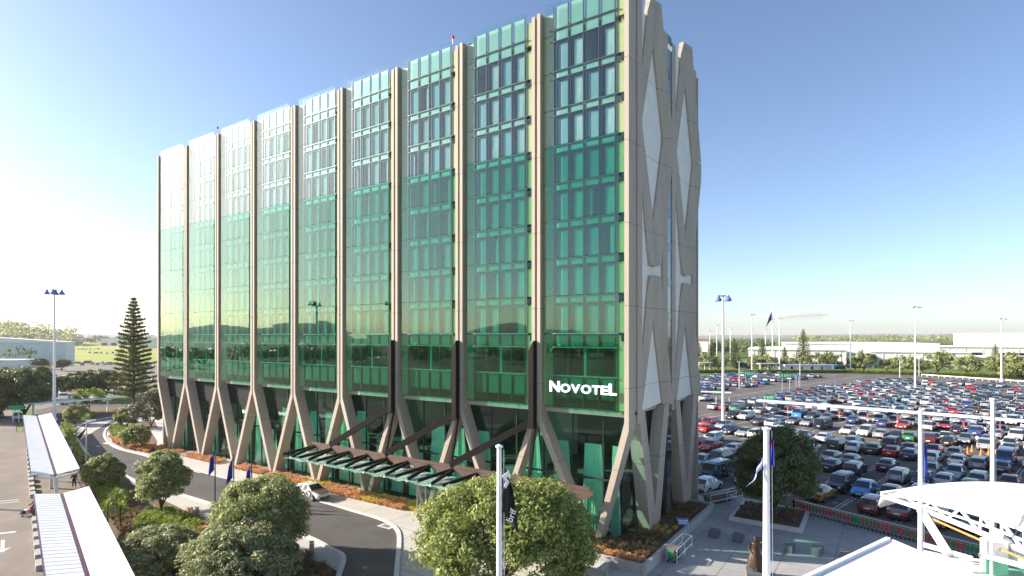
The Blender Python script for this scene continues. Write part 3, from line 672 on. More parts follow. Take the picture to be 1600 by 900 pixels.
HERO = [("silver",  "sedan", 1097, 727, -1), ("dark green", "four wheel drive", 1131, 722, -1), ("teal", "van", 1121, 745, -1), ("white", "hatchback", 1086, 773, 1), ("black", "four wheel drive", 1175, 757, -1),
 ("red", "sedan", 1113, 702, -1), ("red", "hatchback", 1092, 697, -1), ("white", "wagon", 1118, 689, -1), ("white", "sedan", 1152, 707, 1), ("gold", "sedan", 1284, 778, 1), ("black", "four wheel drive", 1314, 765, -1),
 ("sky blue", "hatchback", 1350, 773, -1), ("grey", "sedan", 1391, 780, -1), ("maroon", "wagon", 1366, 797, 1), ("maroon", "sedan", 1410, 806, 1), ("teal", "sedan", 1272, 727, 1), ("navy", "sedan", 1302, 734, 1),
 ("navy", "wagon", 1337, 739, 1), ("purple", "sedan", 1387, 734, 1), ("silver", "wagon", 1408, 750, 1), ("black", "hatchback", 1442, 758, -1), ("silver", "hatchback", 1494, 745, -1), ("silver", "sedan", 1479, 757, 1),
 ("grey", "sedan", 1455, 740, -1), ("dark green", "wagon", 1311, 700, 1), ("white", "wagon", 1339, 704, 1), ("dark green", "sedan", 1368, 707, 1), ("red", "sedan", 1397, 711, 1), ("navy", "sedan", 1423, 717, 1), ("white", "wagon", 1459, 721, 1),
 ("white", "sedan", 1498, 727, 1), ("grey", "wagon", 1531, 731, 1), ("black", "sedan", 1566, 738, 1), ("navy", "sedan", 1146, 676, -1), ("silver", "sedan", 1167, 680, -1), ("white", "wagon", 1188, 682, 1), ("white", "wagon", 1214, 679, -1),
 ("white", "sedan", 1233, 682, -1), ("silver", "sedan", 1257, 686, -1), ("white", "sedan", 1288, 690, 1), ("grey", "wagon", 1335, 695, 1), ("blue", "sedan", 1334, 661, 1), ("white", "four wheel drive", 1355, 680, -1), ("navy", "van", 1284, 670, 1),
 ("white", "four wheel drive", 1164, 656, -1), ("black", "four wheel drive", 1144, 655, -1), ("sky blue", "van", 1252, 652, 1), ("navy", "hatchback", 1214, 648, 1), ("maroon", "four wheel drive", 1456, 692, 1), ("green", "hatchback", 1425, 688, 1),
 ("blue", "sedan", 1382, 666, 1), ("white", "sedan", 1328, 677, -1), ("black", "sedan", 1403, 686, -1), ("silver", "sedan", 1380, 683, 1), ("black", "sedan", 1484, 695, 1), ("silver", "four wheel drive", 1542, 702, 1), ("silver", "sedan", 1577, 708, -1), ("white", "four wheel drive", 1452, 672, 1)]
plan = []
for paint, kind, px, py, fc in HERO:
    c = G(px, py); R, B = c.dot(RV), c.dot(BV)
    row = min(range(len(ROWB)), key=lambda i: abs(ROWB[i]-B))
    plan.append([row, R, .65*B+.35*ROWB[row], kind, paint, fc])
rc = random.Random(11)
KINDS = ["sedan"]*9+["hatchback"]*6+["wagon"]*5+["four wheel drive"]*3+["van"]
PW = ["white"]*15+["silver"]*26+["grey"]*16+["navy"]*8+["black"]*8+["red"]*9+["maroon"]*3+["teal"]*3+["dark green"]*3+["blue"]*4+["pale blue"]*4+["beige"]*4+["green"]
for row, B in enumerate(ROWB):
    if B > 262: continue
    if row in (8, 9): off = 2.4 if row == 8 else -.0
    far = max(0, (B-205)/50) if B < 246 else 1.35
    r0 = -36 if B < 70 else (-46 if B < 85 else (-58 if B < 110 else -112))
    R = r0
    while R < 34+B*.06:
        R += 2.52
        c = CP(R, B); px = 800+FPX*c.x/c.y if c.y > 5 else 9999
        if c.y < 8 or px > 1640 or px < 1085: continue
        if B > 138 and -81 < R < -63: continue               # the lane out to the exit
        if B < 139 and B > 115 and -70 < R < -62: continue
        if 96 < B < 118 and R < -50: continue
        if row in (0, 1) and R < -22: continue
        if rc.random() < .10+.55*far: continue
        if row == 1 and R > -8 and rc.random() < .3: continue
        if any(abs(q[1]-R) < 2.25 and abs(q[2]-B) < 4.4 for q in plan): continue
        plan.append([row, R, B+rc.uniform(-.35, .35), rc.choice(KINDS), rc.choice(PW), (1 if row % 2 == 0 else -1)*(1 if rc.random() < .8 else -1)])
plan.sort(key=lambda q: (q[0], q[1]))
cnt = {}
for q in plan: cnt[q[0]] = cnt.get(q[0], 0)+1; q.append(cnt[q[0]])
plan.sort(key=lambda q: CP(q[1], q[2]).y)
rest = {}
for i, (row, R, B, kind, paint, fc, k) in enumerate(plan):
    pos = CP(R, B, .006); ang = A_B+(0 if fc > 0 else math.pi)+rc.uniform(-.03, .03)
    if i < 298:
        lab = "%s %s, %s from the hotel end of the %s row past the trolleys" % (paint, KL.get(kind, kind), ordinal(k), ordinal(row+1))
        place_car(kind, paint, pos, ang, pos.y < 92, lab, "cars parked in the open car park")
    else: rest.setdefault(paint, []).append((kind, pos, ang))
bm_far = MB(); far_m = ["car_glass", "trim"]; SIMPLE = {}
for paint, lst in rest.items():
    mi = len(far_m); far_m.append(mat("paint_"+paint.replace(" ", "_"), PAINT[paint], .35, .03, coat=.6))
    for kind, pos, ang in lst:
        P = car_parts(kind); M = Matrix.Translation(pos) @ Matrix.Rotation(ang, 4, 'Z')
        for i, f in enumerate(P["body"].f): 
            bm_far.add([M @ Vector(P["body"].v[j]) for j in f], [tuple(range(len(f)))], mi if P["body"].m[i] == 0 else 1)
        bm_far.merge(P["glass"], 0, M)
if bm_far.v:
    o = bm_far.build("parked_cars", far_m); tag(o, "distant mixed cars filling the farthest rows of the open car park", "cars", None, "stuff")
# parking bay lines
bl = MB()
for row, B in enumerate(ROWB[:20]):
    for i in range(70):
        R = -60+i*2.52+1.26
        c = CP(R, B)
        if c.y < 10 or not (1050 < 800+FPX*c.x/c.y < 1660): continue
        if row > 9 and -81 < R < -63: continue
        if row < 6:
            for d in (-.17, .17): stripe(bl, CP(R+d, B-2.4), CP(R+d, B+2.4), .1, .01)
        else: stripe(bl, CP(R, B-2.4), CP(R, B+2.4), .13, .01)
for B in range(205, 292, 9):
    for i in range(26):
        R = -60+i*4.; stripe(bl, CP(R, B), CP(R, B+1.6), .35, .01)
for R in (-81.5, -72, -63): stripe(bl, CP(R, 142), CP(R, 262), .18, .01)
bl.build("parking_marking", "white_line")["kind"] = "structure"
for i, (px, py) in enumerate(((1312, 787), (1355, 796.5), (1398, 806))):
    me = text_mesh("K1%d" % i, .8, .001); me.materials.append(MATS["white_line"])
    o = link(me, "bay_number", None, G(px, py, .012), A_B-math.pi/2); o["kind"] = "structure"
# the old white sedan waiting on the forecourt
d_ = (G(510, 788)-G(440, 769)).normalized()
t = place_car("sedan", "white", G(486, 777)+Vector((0, 0, .028)), math.atan2(d_.y, d_.x), True, "old white sedan with a brown bonnet waiting on the hotel driveway", None)
if "group" in t: del t["group"]
mat("brown_paint", (.16, .09, .07), .35, .08)
MB().prism([(1.12, -.7), (2.1, -.62), (2.1, .62), (1.12, .7)], .93, .945, 'z').xf(Matrix.Rotation(.22, 4, 'Y') @ Matrix.Translation((-.2, 0, .26))).build("bonnet", "brown_paint", t)
# cars on the left, beyond the covered walkway
rc = random.Random(21); left = []
for (px, py, kind, paint) in ((27, 656, "hatchback", "pale blue"), (-3, 652, "sedan", "grey"), (64, 589, "wagon", "white"), (75, 594, "hatchback", "silver"), (68, 601, "van", "pale blue"), (80, 611, "van", "maroon"), (110, 632, "wagon", "white"), (122, 630, "sedan", "navy"), (98, 617, "sedan", "white"), (180, 614, "sedan", "silver"), (269, 679, "hatchback", "white")):
    left.append((px, py, kind, paint))
for i in range(10): left.append((30+i*6.3, 570.5+rc.uniform(-.6, 1.4), rc.choice(KINDS), rc.choice(PW)))
for i in range(9): left.append((104+i*8, 569+rc.uniform(-1, 2.5), rc.choice(KINDS), rc.choice(PW)))
for i in range(8): left.append((110+i*6.2, 546+rc.uniform(-.2, .8), rc.choice(KINDS), rc.choice(PW)))
for i in range(6): left.append((140+i*9, 552+rc.uniform(-.3, .9), rc.choice(KINDS), rc.choice(PW)))
WHERE = {0: "beside the green road sign", 1: "at the left edge beside the kerb", 2: "by the light tower past the dark trees", 3: "under the light tower past the dark trees", 4: "between dark trees and tower", 5: "near the small striped canopy", 6: "on the lawn edge beside the low canopy", 7: "behind the white wagon by the lawn", 8: "behind the light tower foot", 9: "between the pine and the hotel", 10: "half hidden behind the leftmost hotel leg"}
for i, (px, py, kind, paint) in enumerate(left):
    c = G(px, py, .01); a = math.atan2(.751, -.66)+rc.choice((0, math.pi, math.pi/2 if i > 10 else 0))
    if i in (6, 7): a = 0.1
    w = WHERE.get(i) or ("%s from the left in the %s" % (ordinal((i-11) % 10+1 if i < 21 else (i-21+1 if i < 30 else (i-30+1 if i < 38 else i-38+1))), "car line before the grey warehouse" if i < 21 else ("car line behind the bushy trees" if i < 30 else ("far car line across the yellow field" if i < 38 else "nearer car line across the yellow field"))))
    place_car(kind, paint, c, a, False, "%s %s %s" % (paint, KL.get(kind, kind), w), "cars parked on the left")
# ------------------------------------------------------------------ trees and planting
def leaf_mesh(name, C, N, size, asp, mat_, seed, jit=.5):
    r = np.random.RandomState(seed); n = len(C)
    N = N+r.normal(0, jit, (n, 3)); N /= np.linalg.norm(N, axis=1)[:, None]+1e-9
    T = np.cross(N, r.normal(0, 1, (n, 3))); T /= np.linalg.norm(T, axis=1)[:, None]+1e-9
    Bn = np.cross(N, T); sz = size*r.uniform(.6, 1.35, (n, 1))
    a, b = T*sz*asp, Bn*sz
    V = np.stack([C-a, C-b*.5+N*sz*.12, C+a, C+b*.5+N*sz*.12], 1).reshape(-1, 3).astype(np.float32)
    me = bpy.data.meshes.new(name); me.vertices.add(4*n); me.vertices.foreach_set("co", V.ravel())
    me.loops.add(4*n); me.loops.foreach_set("vertex_index", np.arange(4*n, dtype=np.int32))
    me.polygons.add(n); me.polygons.foreach_set("loop_start", np.arange(0, 4*n, 4, dtype=np.int32)); 
    me.update(calc_edges=True); me.materials.append(MATS[mat_]); return me
def crown_pts(seed, rx, rz, zc, clumps, per, rc, flat=0., fill=.35):
    """leaf positions in clumps spread through an uneven crown"""
    r = np.random.RandomState(seed); P = []; Q = []; cl = []
    lob = r.normal(0, 1, (7, 3)); lob /= np.linalg.norm(lob, axis=1)[:, None]; la = r.uniform(-.16, .2, 7)
    while len(cl) < clumps:
        d = r.normal(0, 1, 3); d /= np.linalg.norm(d)
        if d[2] < -.75: continue
        k = 1+sum(a*max(0, d@l)**3 for a, l in zip(la, lob))
        rad = k*(r.uniform(fill, 1.12)**.45)
        cl.append((d*np.array([rx, rx, rz])*rad+np.array([0, 0, zc]), rc*r.uniform(.45, 1.5)))
    for c, q in cl:
        m = int(per*r.uniform(.6, 1.4)); d = r.normal(0, 1, (m, 3)); d[:, 2] += .35; d /= np.linalg.norm(d, axis=1)[:, None]
        P.append(c+d*q*np.array([1.15, 1.15, .75])*r.uniform(.55, 1.05, (m, 1))); Q.append(d)
    return np.concatenate(P), np.concatenate(Q), cl
TREE = {}
def tree_meshes(key, seed, h, rx, zb, clumps, per, leaf, size, rc=None, asp=1.1, fork=4, tr=.16, fill=.35, jit=.5):
    rz = (h-zb)/2; zc = zb+rz
    P, N, cl = crown_pts(seed, rx, rz, zc, clumps, per, rc or rx*.26, fill=fill)
    cm = leaf_mesh("crown", P, N, size, asp, leaf, seed, jit)
    r = random.Random(seed); tk = MB(); f = zb+rz*.15
    base = Vector((0, 0, -.05)); fk = Vector((r.uniform(-.1, .1)*rx, r.uniform(-.1, .1)*rx, max(.35, zb*.55)))
    tk.tube(base, fk, tr*1.35, tr, 8)
    ends = sorted(cl, key=lambda c: r.random())[:fork*3]
    for i in range(fork):
        a = 2*math.pi*i/fork+r.uniform(-.4, .4); mid = Vector((math.cos(a)*rx*.35, math.sin(a)*rx*.35, zb+rz*.5))
        tk.tube(fk, mid, tr*.75, tr*.45, 7)
        for j in range(3): tk.tube(mid, Vector(ends[i*3+j][0]), tr*.42, tr*.12, 5)
    TREE[key] = (tk.mesh("trunk", ["bark"], True), cm)
def tree(key, loc, label, cat="tree", name="tree", rz=0., sc=1., group=None):
    t = thing(name, label, cat, loc, rz, group); link(TREE[key][0], "trunk", t, sc=sc); link(TREE[key][1], "crown", t, sc=sc); return t
tree_meshes("front", 3, 7.0, 4.6, 1.2, 320, 240, "leaf_bright", .115, .72, 1.15, 6, .2, .6, .32)
tree_meshes("big", 5, 6.2, 2.95, .5, 240, 230, "leaf_olive", .092, .55, 1.2, 5, .16, .6, .32)
tree_meshes("oval", 8, 5.8, 1.85, 1.0, 160, 210, "leaf_olive", .09, .45, 1.2, 6, .11, .55, .32)
tree_meshes("low", 11, 4.0, 3.0, .1, 210, 230, "leaf_silver", .092, .55, 1.2, 5, .14, .6, .32)
tree_meshes("small", 14, 3.6, 1.65, .5, 100, 190, "leaf_olive", .10, .42, 1.1, 4, .09, .5, .32)
tree_meshes("dark", 17, 7.2, 3.2, 1.1, 230, 210, "leaf_dark", .12, .62, 1.1, 5, .2, .55, .35)
tree_meshes("wide", 20, 9.6, 6.0, 1.2, 200, 170, "leaf_dark", .21, 1.1, 1.1, 6, .3, .5, .35)
tree_meshes("spread", 23, 7.6, 4.5, 2.2, 110, 130, "leaf_dark", .24, .95, 1.1, 5, .3, .45, .35)
tree_meshes("airy", 26, 5.2, 2.6, 1.6, 36, 90, "leaf_lime", .16, .7, 1.2, 5, .09)
tree_meshes("grey", 29, 6.2, 2.8, .6, 60, 160, "leaf_grey", .16, .7, 1.1, 6, .1)
tree_meshes("far", 32, 7., 4.2, 1.6, 34, 60, "leaf_olive", .42, 1.2, 1.1, 3, .3)
tree_meshes("fardark", 35, 9., 4.5, 1., 34, 55, "leaf_pine", .5, 1.3, 1.1, 3, .3)
tree("front", G(790, 928), "large round bright green tree in the foreground before the hotel entrance", rz=.4)
tree("big", G(405, 875), "big olive green tree between the driveway and blue flagpoles")
tree("oval", G(255, 803), "upright oval tree with several bare stems beside the footpath", rz=1.)
tree("low", G(378, 918), "low broad pale tipped tree at the bottom edge before the big olive one", rz=2.)
tree("low", G(243, 905), "smaller dark low tree beside the white walkway roof at the bottom", rz=4.2, sc=.82)
tree("small", G(163, 765), "small round tree at the end gap between two walkway roofs")
tree("small", G(212, 701), "small tree on a slim trunk in the tussock island", rz=1.3, sc=(.95, .95, .95))
tree("small", G(117, 664), "small round dark tree beside the tall white light tower", rz=2.7, sc=1.02)
tree("small", G(198, 668), "small dark tree at the road bend near the norfolk pine", rz=3.9, sc=.98)
tree("grey", G(236, 668), "grey leaved loose shrubby tree hugging the left end of the hotel", rz=.5)
tree("wide", G(34, 650), "broad dark tree at the far left edge beside the green sign")
tree("wide", G(-45, 655), "broad dark tree cut by the left picture edge", rz=2.)
tree("spread", G(127, 627), "dark spreading tree just right of the light tower", rz=.4, sc=.95)
tree("spread", G(168, 622), "dark spreading tree touching the left side of the norfolk pine", rz=2.1, sc=.95)
tree("spread", G(150, 612), "dark spreading tree set back between the other two spreading ones", rz=4, sc=.85)
tree("airy", G(138, 643), "airy lime green tree on the lawn", rz=1)
tree("spread", G(62, 577.5), "lone small dark tree in front of the grey warehouse, left one", sc=.72)
tree("spread", G(97, 580), "lone small dark tree near the warehouse corner, right one", rz=2, sc=.72)
dt = tree("dark", G(1212, 803, .3), "dark dense tree shading the square planter beside the trolley row")
def norfolk(h, r0, seed, dense=1.):
    r = np.random.RandomState(seed); C = []; N = []; rr = random.Random(seed); tk = MB(); tk.tube((0, 0, -.1), (0, 0, h*.98), h*.012, h*.0025, 8)
    z = h*.09
    while z < h*.985:
        t = z/h; L = r0*(1-t)**.8*(.9+.2*rr.random()); nb = 6 if t < .8 else 5; a0 = rr.random()*6.28
        for b in range(nb):
            a = a0+b*2*math.pi/nb+rr.uniform(-.12, .12); l = L*rr.uniform(.82, 1.1)
            p1 = Vector((math.cos(a)*l, math.sin(a)*l, z+l*.16)); tk.tube((0, 0, z), p1, .05, .015, 4)
            n = max(6, int(l*15*dense))
            for i in range(n):
                f = (i+.7)/n
                for s in (-1, 1, 0):
                    wdt = .34*l*(1-f*.72)*s*.7*rr.uniform(.3, 1); ca, sa = math.cos(a), math.sin(a)
                    C.append((ca*l*f-sa*wdt, sa*l*f+ca*wdt, z+l*(.16*f+.06*f*f)+rr.uniform(0, .16))); N.append((rr.uniform(-.6, .6)-.3*ca, rr.uniform(-.6, .6)-.3*sa, .7))
        z += h*.034*(1.25-.5*t)+.12
    return tk.mesh("trunk", ["bark"]), leaf_mesh("crown", np.array(C), np.array(N), h*.0105, 1.8, "leaf_pine", seed, .4)
TREE["norfolk"] = norfolk(25.7, 6.4, 4); TREE["norfolk_s"] = norfolk(20, 5.2, 5, .6)
tree("norfolk", G(209, 634), "tall norfolk island pine with whorled branches left of the hotel", name="pine_tree")
for i, (px, yb, hh) in enumerate(((1255, 578, 20), (1147, 578, 15), (1092, 577, 13), (1191, 577, 15), (1555, 579, 13), (1112, 577, 14), (1226, 577, 11))):
    lab = ("tallest norfolk pine rising before the long white shed", "bushy pine between the two light towers nearest the hotel", "pine touching the right hotel edge", "pine just right of the second light tower", "bare looking norfolk pine before the tall white building at right", "pine behind the first tall light tower", "small pine left of the tallest norfolk pine")[i]
    tree("norfolk_s", G(px, yb), lab, name="pine_tree", rz=i, sc=hh/20*(1 if i in (0, 4) else 1.05), group="pines along the far edge of the car park")
for i, (px, py, sc) in enumerate(((1100, 579, 1.), (1122, 579, .95), (1180, 579, .95), (1203, 579, .95), (1230, 579, .85), (1252, 579, .85), (1273, 579, 1.05), (1298, 579, 1.15), (1351, 580, 1.2), (1337, 579, .9), (1386, 581, .8), (1408, 582, .95), (1428, 583, .95), (1442, 583, .8), (1467, 584, 1.3), (1511, 587, 1.1), (1560, 589, 1.15), (1588, 591, 1.25), (1612, 593, 1.1), (1575, 592, .7))):
    tree("far", G(px, py), "%s bushy tree, %s from the hotel, in the line bordering the far car park" % (("pale", "olive", "green")[i % 3], ordinal(i+1)), rz=i*1.3, sc=sc, group="trees bordering the far car park")
def mass(name, label, cat, pts, leaf, size, per, rc, hgt, seed, mixed=None):
    """far wood read as one mass: clumps of leaves along a band"""
    r = np.random.RandomState(seed); P = []; N = []
    for (x, y, z, sc) in pts:
        m = per; d = r.normal(0, 1, (m, 3)); d[:, 2] = np.abs(d[:, 2])*1.1-.25; d /= np.linalg.norm(d, axis=1)[:, None]
        P.append(np.array([x, y, z+hgt*sc*.5])+d*np.array([rc, rc, hgt*.5])*sc*r.uniform(.6, 1.05, (m, 1))); N.append(d)
    o = link(leaf_mesh(name, np.concatenate(P), np.concatenate(N), size, 1.2, leaf, seed), name); tag(o, label, cat, None, "stuff"); return o
rt = random.Random(5); pts = []
for i in range(310):
    px = rt.uniform(960, 1720); Y = rt.uniform(420, 640); pts.append(((px-800)/FPX*Y, Y, 0, rt.uniform(.6, 1.35)*(1.25 if px < 1200 else .85)))
mass("woodland", "band of far dark trees rising behind the white airport sheds", "woodland", pts, "leaf_dark", 1.3, 46, 6.5, 9, 3)
pts = [((px-800)/FPX*Y, Y, 0, rt.uniform(.7, 1.3)) for px, Y in ((rt.uniform(1250, 1720), rt.uniform(1300, 1900)) for _ in range(260))]
mass("woodland", "paler wooded strip far away below the blue hills on the right", "woodland", pts, "leaf_olive", 3.0, 30, 18, 16, 4)
pts = []
for _ in range(230):
    px = rt.uniform(-140, 112); f = rt.uniform(0, .5); Y = 900+300*f
    hh = HC+(525-(505+max(0, px-40)*.2))*900/FPX
    pts.append(((px-800)/FPX*Y, Y, hh*min(1, f*2)*.95-3, rt.uniform(.6, 1.15)))
mass("woodland", "wooded hill slope above the grey warehouse at the left", "woodland", pts, "leaf_olive", 2.2, 40, 11, 15, 6)
pts = [((px-800)/FPX*Y, Y, 0, rt.uniform(.7, 1.3)) for px, Y in ((rt.uniform(88, 235), rt.uniform(1100, 1300)) for _ in range(44))]
mass("woodland", "low dark treeline behind the yellow field", "woodland", pts, "leaf_grey", 2.2, 60, 12, 15, 7)
pts = [(x, y, 0, rt.uniform(.6, 1.3)) for x, y in ((-320+rt.uniform(-40, 40), rt.uniform(-250, 330)) for _ in range(170))]
mass("woodland", "treeline across the fields seen only mirrored in the hotel glass", "woodland", pts, "leaf_dark", 1.4, 50, 7, 9, 8)
# hedges, tussock beds
def tuft(n, h, seed, mname, w=.03, spread=.5):
    r = random.Random(seed); mb = MB()
    for i in range(n):
        a = r.random()*6.28; l = h*r.uniform(.6, 1.1); o = spread*h*r.uniform(.3, 1); c, s = math.cos(a), math.sin(a); q = (-s*w, c*w)
        b0 = (c*.03, s*.03, 0); m_ = (c*o*.5, s*o*.5, l*.75); e = (c*o, s*o, l*(.8 if r.random() < .6 else .55))
        mb.add([(b0[0]-q[0], b0[1]-q[1], 0), (b0[0]+q[0], b0[1]+q[1], 0), (m_[0]+q[0], m_[1]+q[1], m_[2]), (m_[0]-q[0], m_[1]-q[1], m_[2]), e], [(0, 1, 2, 3), (3, 2, 4)])
    return mb.mesh("tussock", [mname])
TUFT = {k: [tuft(46, .5, i*7+j, m_, .022, .85) for j in range(3)] for i, (k, m_) in enumerate((("o", "tussock"), ("y", "tussock_yellow"), ("b", "tussock_brown"), ("g", "leaf_lime")))}
def bed(name, label, spots, kind, sc=1., seed=1):
    r = random.Random(seed); V = []; F = []; o = 0
    for p in spots:
        me = r.choice(TUFT[kind]); k = sc*r.uniform(.75, 1.25); a = r.random()*6.28; c, s = math.cos(a)*k, math.sin(a)*k
        for v in me.vertices: V.append((p[0]+v.co.x*c-v.co.y*s, p[1]+v.co.x*s+v.co.y*c, p[2]+v.co.z*k))
        for f in me.polygons: F.append(tuple(i+o for i in f.vertices))
        o += len(me.vertices)
    me = bpy.data.meshes.new(name); me.from_pydata(V, [], F); me.materials.append(TUFT[kind][0].materials[0])
    return tag(link(me, name), label, "plants", None, "stuff")
def inpoly(p, poly):
    c = False; n = len(poly)
    for i in range(n):
        a, b = poly[i], poly[i-1]
        if (a[1] > p[1]) != (b[1] > p[1]) and p[0] < (b[0]-a[0])*(p[1]-a[1])/(b[1]-a[1])+a[0]: c = not c
    return c
def scatter(poly, step, seed, z=.02, jit=.4):
    r = random.Random(seed); xs_ = [p[0] for p in poly]; ys_ = [p[1] for p in poly]; out = []; y = min(ys_)
    while y < max(ys_):
        x = min(xs_)
        while x < max(xs_):
            p = (x+r.uniform(-jit, jit)*step, y+r.uniform(-jit, jit)*step, z)
            if inpoly(p, poly): out.append(p)
            x += step
        y += step
    return out
def GP(*pp): return [G(*p) for p in pp]
bed("tussock_planting", "yellow green grasses on the inside of the road bend", scatter(GP((172,668),(192,666),(203,676),(196,690),(178,686)), .55, 1), "g", 1.4, 1)
bed("tussock_planting", "orange tussocks in the island beside the bend", scatter(GP((170,684),(196,688),(215,692),(244,698),(232,709),(200,702),(180,694)), .5, 2), "o", 1.1, 2)
bed("tussock_planting", "orange tussock strip along the foot of the leftmost hotel legs", [HL(x, y, .02) for x in np.arange(-73, -45, .5) for y in (-1.3, -.85, -.4, .1) if int((x+80)/4.1) % 3 or x < -66], "o", 1.0, 3)
bed("tussock_planting", "orange tussock strip behind the waiting white sedan", [HL(x+RND.uniform(-.15, .15), y+RND.uniform(-.1, .1), .02) for x in np.arange(-44, -22, .42) for y in (-1.75, -1.3, -.85, -.4, .1) if int((x+60)/3.2) % 3 != 1], "o", 1.05, 4)
bed("tussock_planting", "yellow tussock patches along the hotel front", [HL(x+RND.uniform(-.15, .15), y, .02) for x in np.arange(-44, -22, .42) for y in (-1.75, -1.3, -.85, -.4, .1) if int((x+60)/3.2) % 3 == 1], "y", 1.05, 5)
bed("tussock_planting", "yellow flowering patch beside the entrance posts", scatter(GP((627,792),(650,785),(690,797),(684,808),(655,806)), .42, 6), "y", 1.0, 6)
bed("tussock_planting", "orange and rust tussocks in the near garden bed", scatter([G(300, 800), G(330, 822), G(380, 845), G(330, 880), G(280, 845), G(262, 812)], .55, 7), "o", 1.0, 7)
bed("tussock_planting", "bright green low plants in the near garden bed", scatter(GP((212,815),(240,800),(268,800),(318,826),(300,842),(250,840),(215,850)), .45, 8), "g", 1.5, 8)
bed("tussock_planting", "dark rusty plants by the bollard at the kerb corner", scatter(GP((455,866),(500,886),(520,898),(470,930),(440,900)), .45, 9), "b", 1.1, 9)
bed("tussock_planting", "yellow green flax band along the walkway roof", scatter(GP((140,756),(170,748),(196,770),(200,800),(165,790)), .6, 10), "g", 2., 10)
bed("tussock_planting", "rough grass bank between the walkway and the driveway kerb", scatter(GP((96,664),(112,668),(124,700),(140,722),(138,748),(128,730),(108,690)), .8, 11), "g", 1.7, 11)
bed("tussock_planting", "dry brown ground cover across the near garden bed", scatter(GP((170,800),(215,790),(250,850),(300,870),(330,960),(230,960),(195,870)), .7, 12), "b", 1.1, 12)
bed("tussock_planting", "shaded brown and green plants in the square tree planter", scatter([G(*p, .35) for p in ((1149,806),(1166,785),(1250,800),(1247,820))], .6, 13, .3), "b", .9, 13)
bed("tussock_planting", "low hedge along the far edge of the car park", [G(px, 583+max(0, px-1320)*.03) for px in np.arange(1010, 1640, .8)], "g", 3.4, 14)
bed("tussock_planting", "lawn edge shrubs by the low canopy", scatter(GP((120,652),(140,656),(150,650),(128,645)), 1., 15), "g", 2, 15)
# cabbage trees and flax
def cabbage(seed, h, leaf="leaf_lime"):
    r = random.Random(seed); mb = MB()
    for i in range(90):
        a = r.random()*6.28; el = r.uniform(-.6, 1.4); l = r.uniform(.7, 1.15); d = Vector((math.cos(a)*math.cos(el), math.sin(a)*math.cos(el), math.sin(el)))
        q = d.cross(Vector((0, 0, 1))).normalized()*.035; o = Vector((0, 0, h)); m_ = o+d*l*.6; e = o+d*l-Vector((0, 0, .22*l))
        mb.add([o-q*.5, o+q*.5, m_+q, m_-q, e], [(0, 1, 2, 3), (3, 2, 4)])
    return MB().tube((0, 0, -.05), (0, 0, h), .08, .06, 7).mesh("trunk", ["bark"]), mb.mesh("crown", [leaf])
for i, (px, py, h, lab) in enumerate(((188, 830, 1.9, "spiky cabbage tree nearest the walkway roof"), (182, 800, 1.6, "spiky cabbage tree set behind the nearest one"), (168, 815, 1.3, "short cabbage tree against the walkway roof edge"), (135, 672, 2.2, "cabbage tree beside the road lamp"))):
    TREE["cab%d" % i] = cabbage(50+i, h); tree("cab%d" % i, G(px, py), lab, name="cabbage_tree", rz=i)
TREE["flax"] = cabbage(60, .15, "tussock_brown"); tree("flax", G(481, 873), "dark spiky flax plant beside the kerb corner bollard", "plant", "flax_plant", sc=.8)
# corner planter with its round tussocks
pw_ = thing("corner_planter", "long raised concrete planter wrapping the near corner of the hotel", "planter", HL(0, 0), -TH)
X1, Y0, Y1 = 2.25, -2.9, 14.6
for i in range(8): MB().box(X1-.28, X1, Y0+i*2.1875+.008, Y0+(i+1)*2.1875-.008, -.05, .72).build("wall_panel", "wall_concrete", pw_)
for i in range(4): MB().box(X1-.29-(i+1)*2.2+.008, X1-.29-i*2.2-.008, Y0, Y0+.28, -.05, .72).build("wall_panel", "wall_concrete", pw_)
MB().box(-1.2, X1-.29, Y1-.28, Y1, -.05, .72).build("wall_panel", "wall_concrete", pw_)
MB().box(-6.5, X1-.3, Y0+.3, .9, 0, .6).box(-1.7, X1-.3, .9, Y1-.3, 0, .6).build("soil_fill", "soil", pw_)
rr = random.Random(3)
ball = {k: [tuft(60, .42, 90+j, m_, .024, .9) for j in range(3)] for k, m_ in (("o", "tussock"), ("b", "tussock_brown"), ("y", "tussock_yellow"))}
n = 0
for y in np.arange(Y0+.55, .8, .52):
    for x in np.arange(-5.6, X1-.4, .52):
        if n > 90: break
        o = link(rr.choice(ball["o" if y < -1.5 or rr.random() < .35 else "b"]), "tussock", None, HL(x+rr.uniform(-.1, .1), y+rr.uniform(-.1, .1), .58), rr.random()*6, rr.uniform(.8, 1.25))
        tag(o, "round tussock clump planted in the concrete planter at the near hotel corner", "plant", "tussocks in the corner planter"); n += 1
for y in np.arange(1.1, Y1-.5, .62):
    for x in np.arange(-.9, X1-.4, .6):
        o = link(rr.choice(ball["y" if 4 < y < 6 and x > 0 else "b"]), "tussock", None, HL(x+rr.uniform(-.12, .12), y+rr.uniform(-.12, .12), .58), rr.random()*6, rr.uniform(.8, 1.25))
        tag(o, "shaded brown tussock clump in the planter strip under the end facade", "plant", "tussocks under the end facade")
rampw = thing("ramp_wall", "low concrete ramp wall with dark handrail left of the corner planter", "wall", HL(0, 0), -TH)
MB().box(-8, .4, -5.0, -4.75, -.05, .55).build("wall_panel", "wall_concrete", rampw); MB().box(-.5, -.25, -4.74, -2.93, -.05, .5).build("wall_panel", "wall_concrete", rampw)
MB().tube((-6, -6.2, .9), (-1.2, -6.2, .9), .03).tube((-6, -6.2, 0), (-6, -6.2, .9), .03).tube((-1.2, -6.2, 0), (-1.2, -6.2, .9), .03).tube((-3.6, -6.2, 0), (-3.6, -6.2, .9), .03).build("handrail", "trim", rampw)
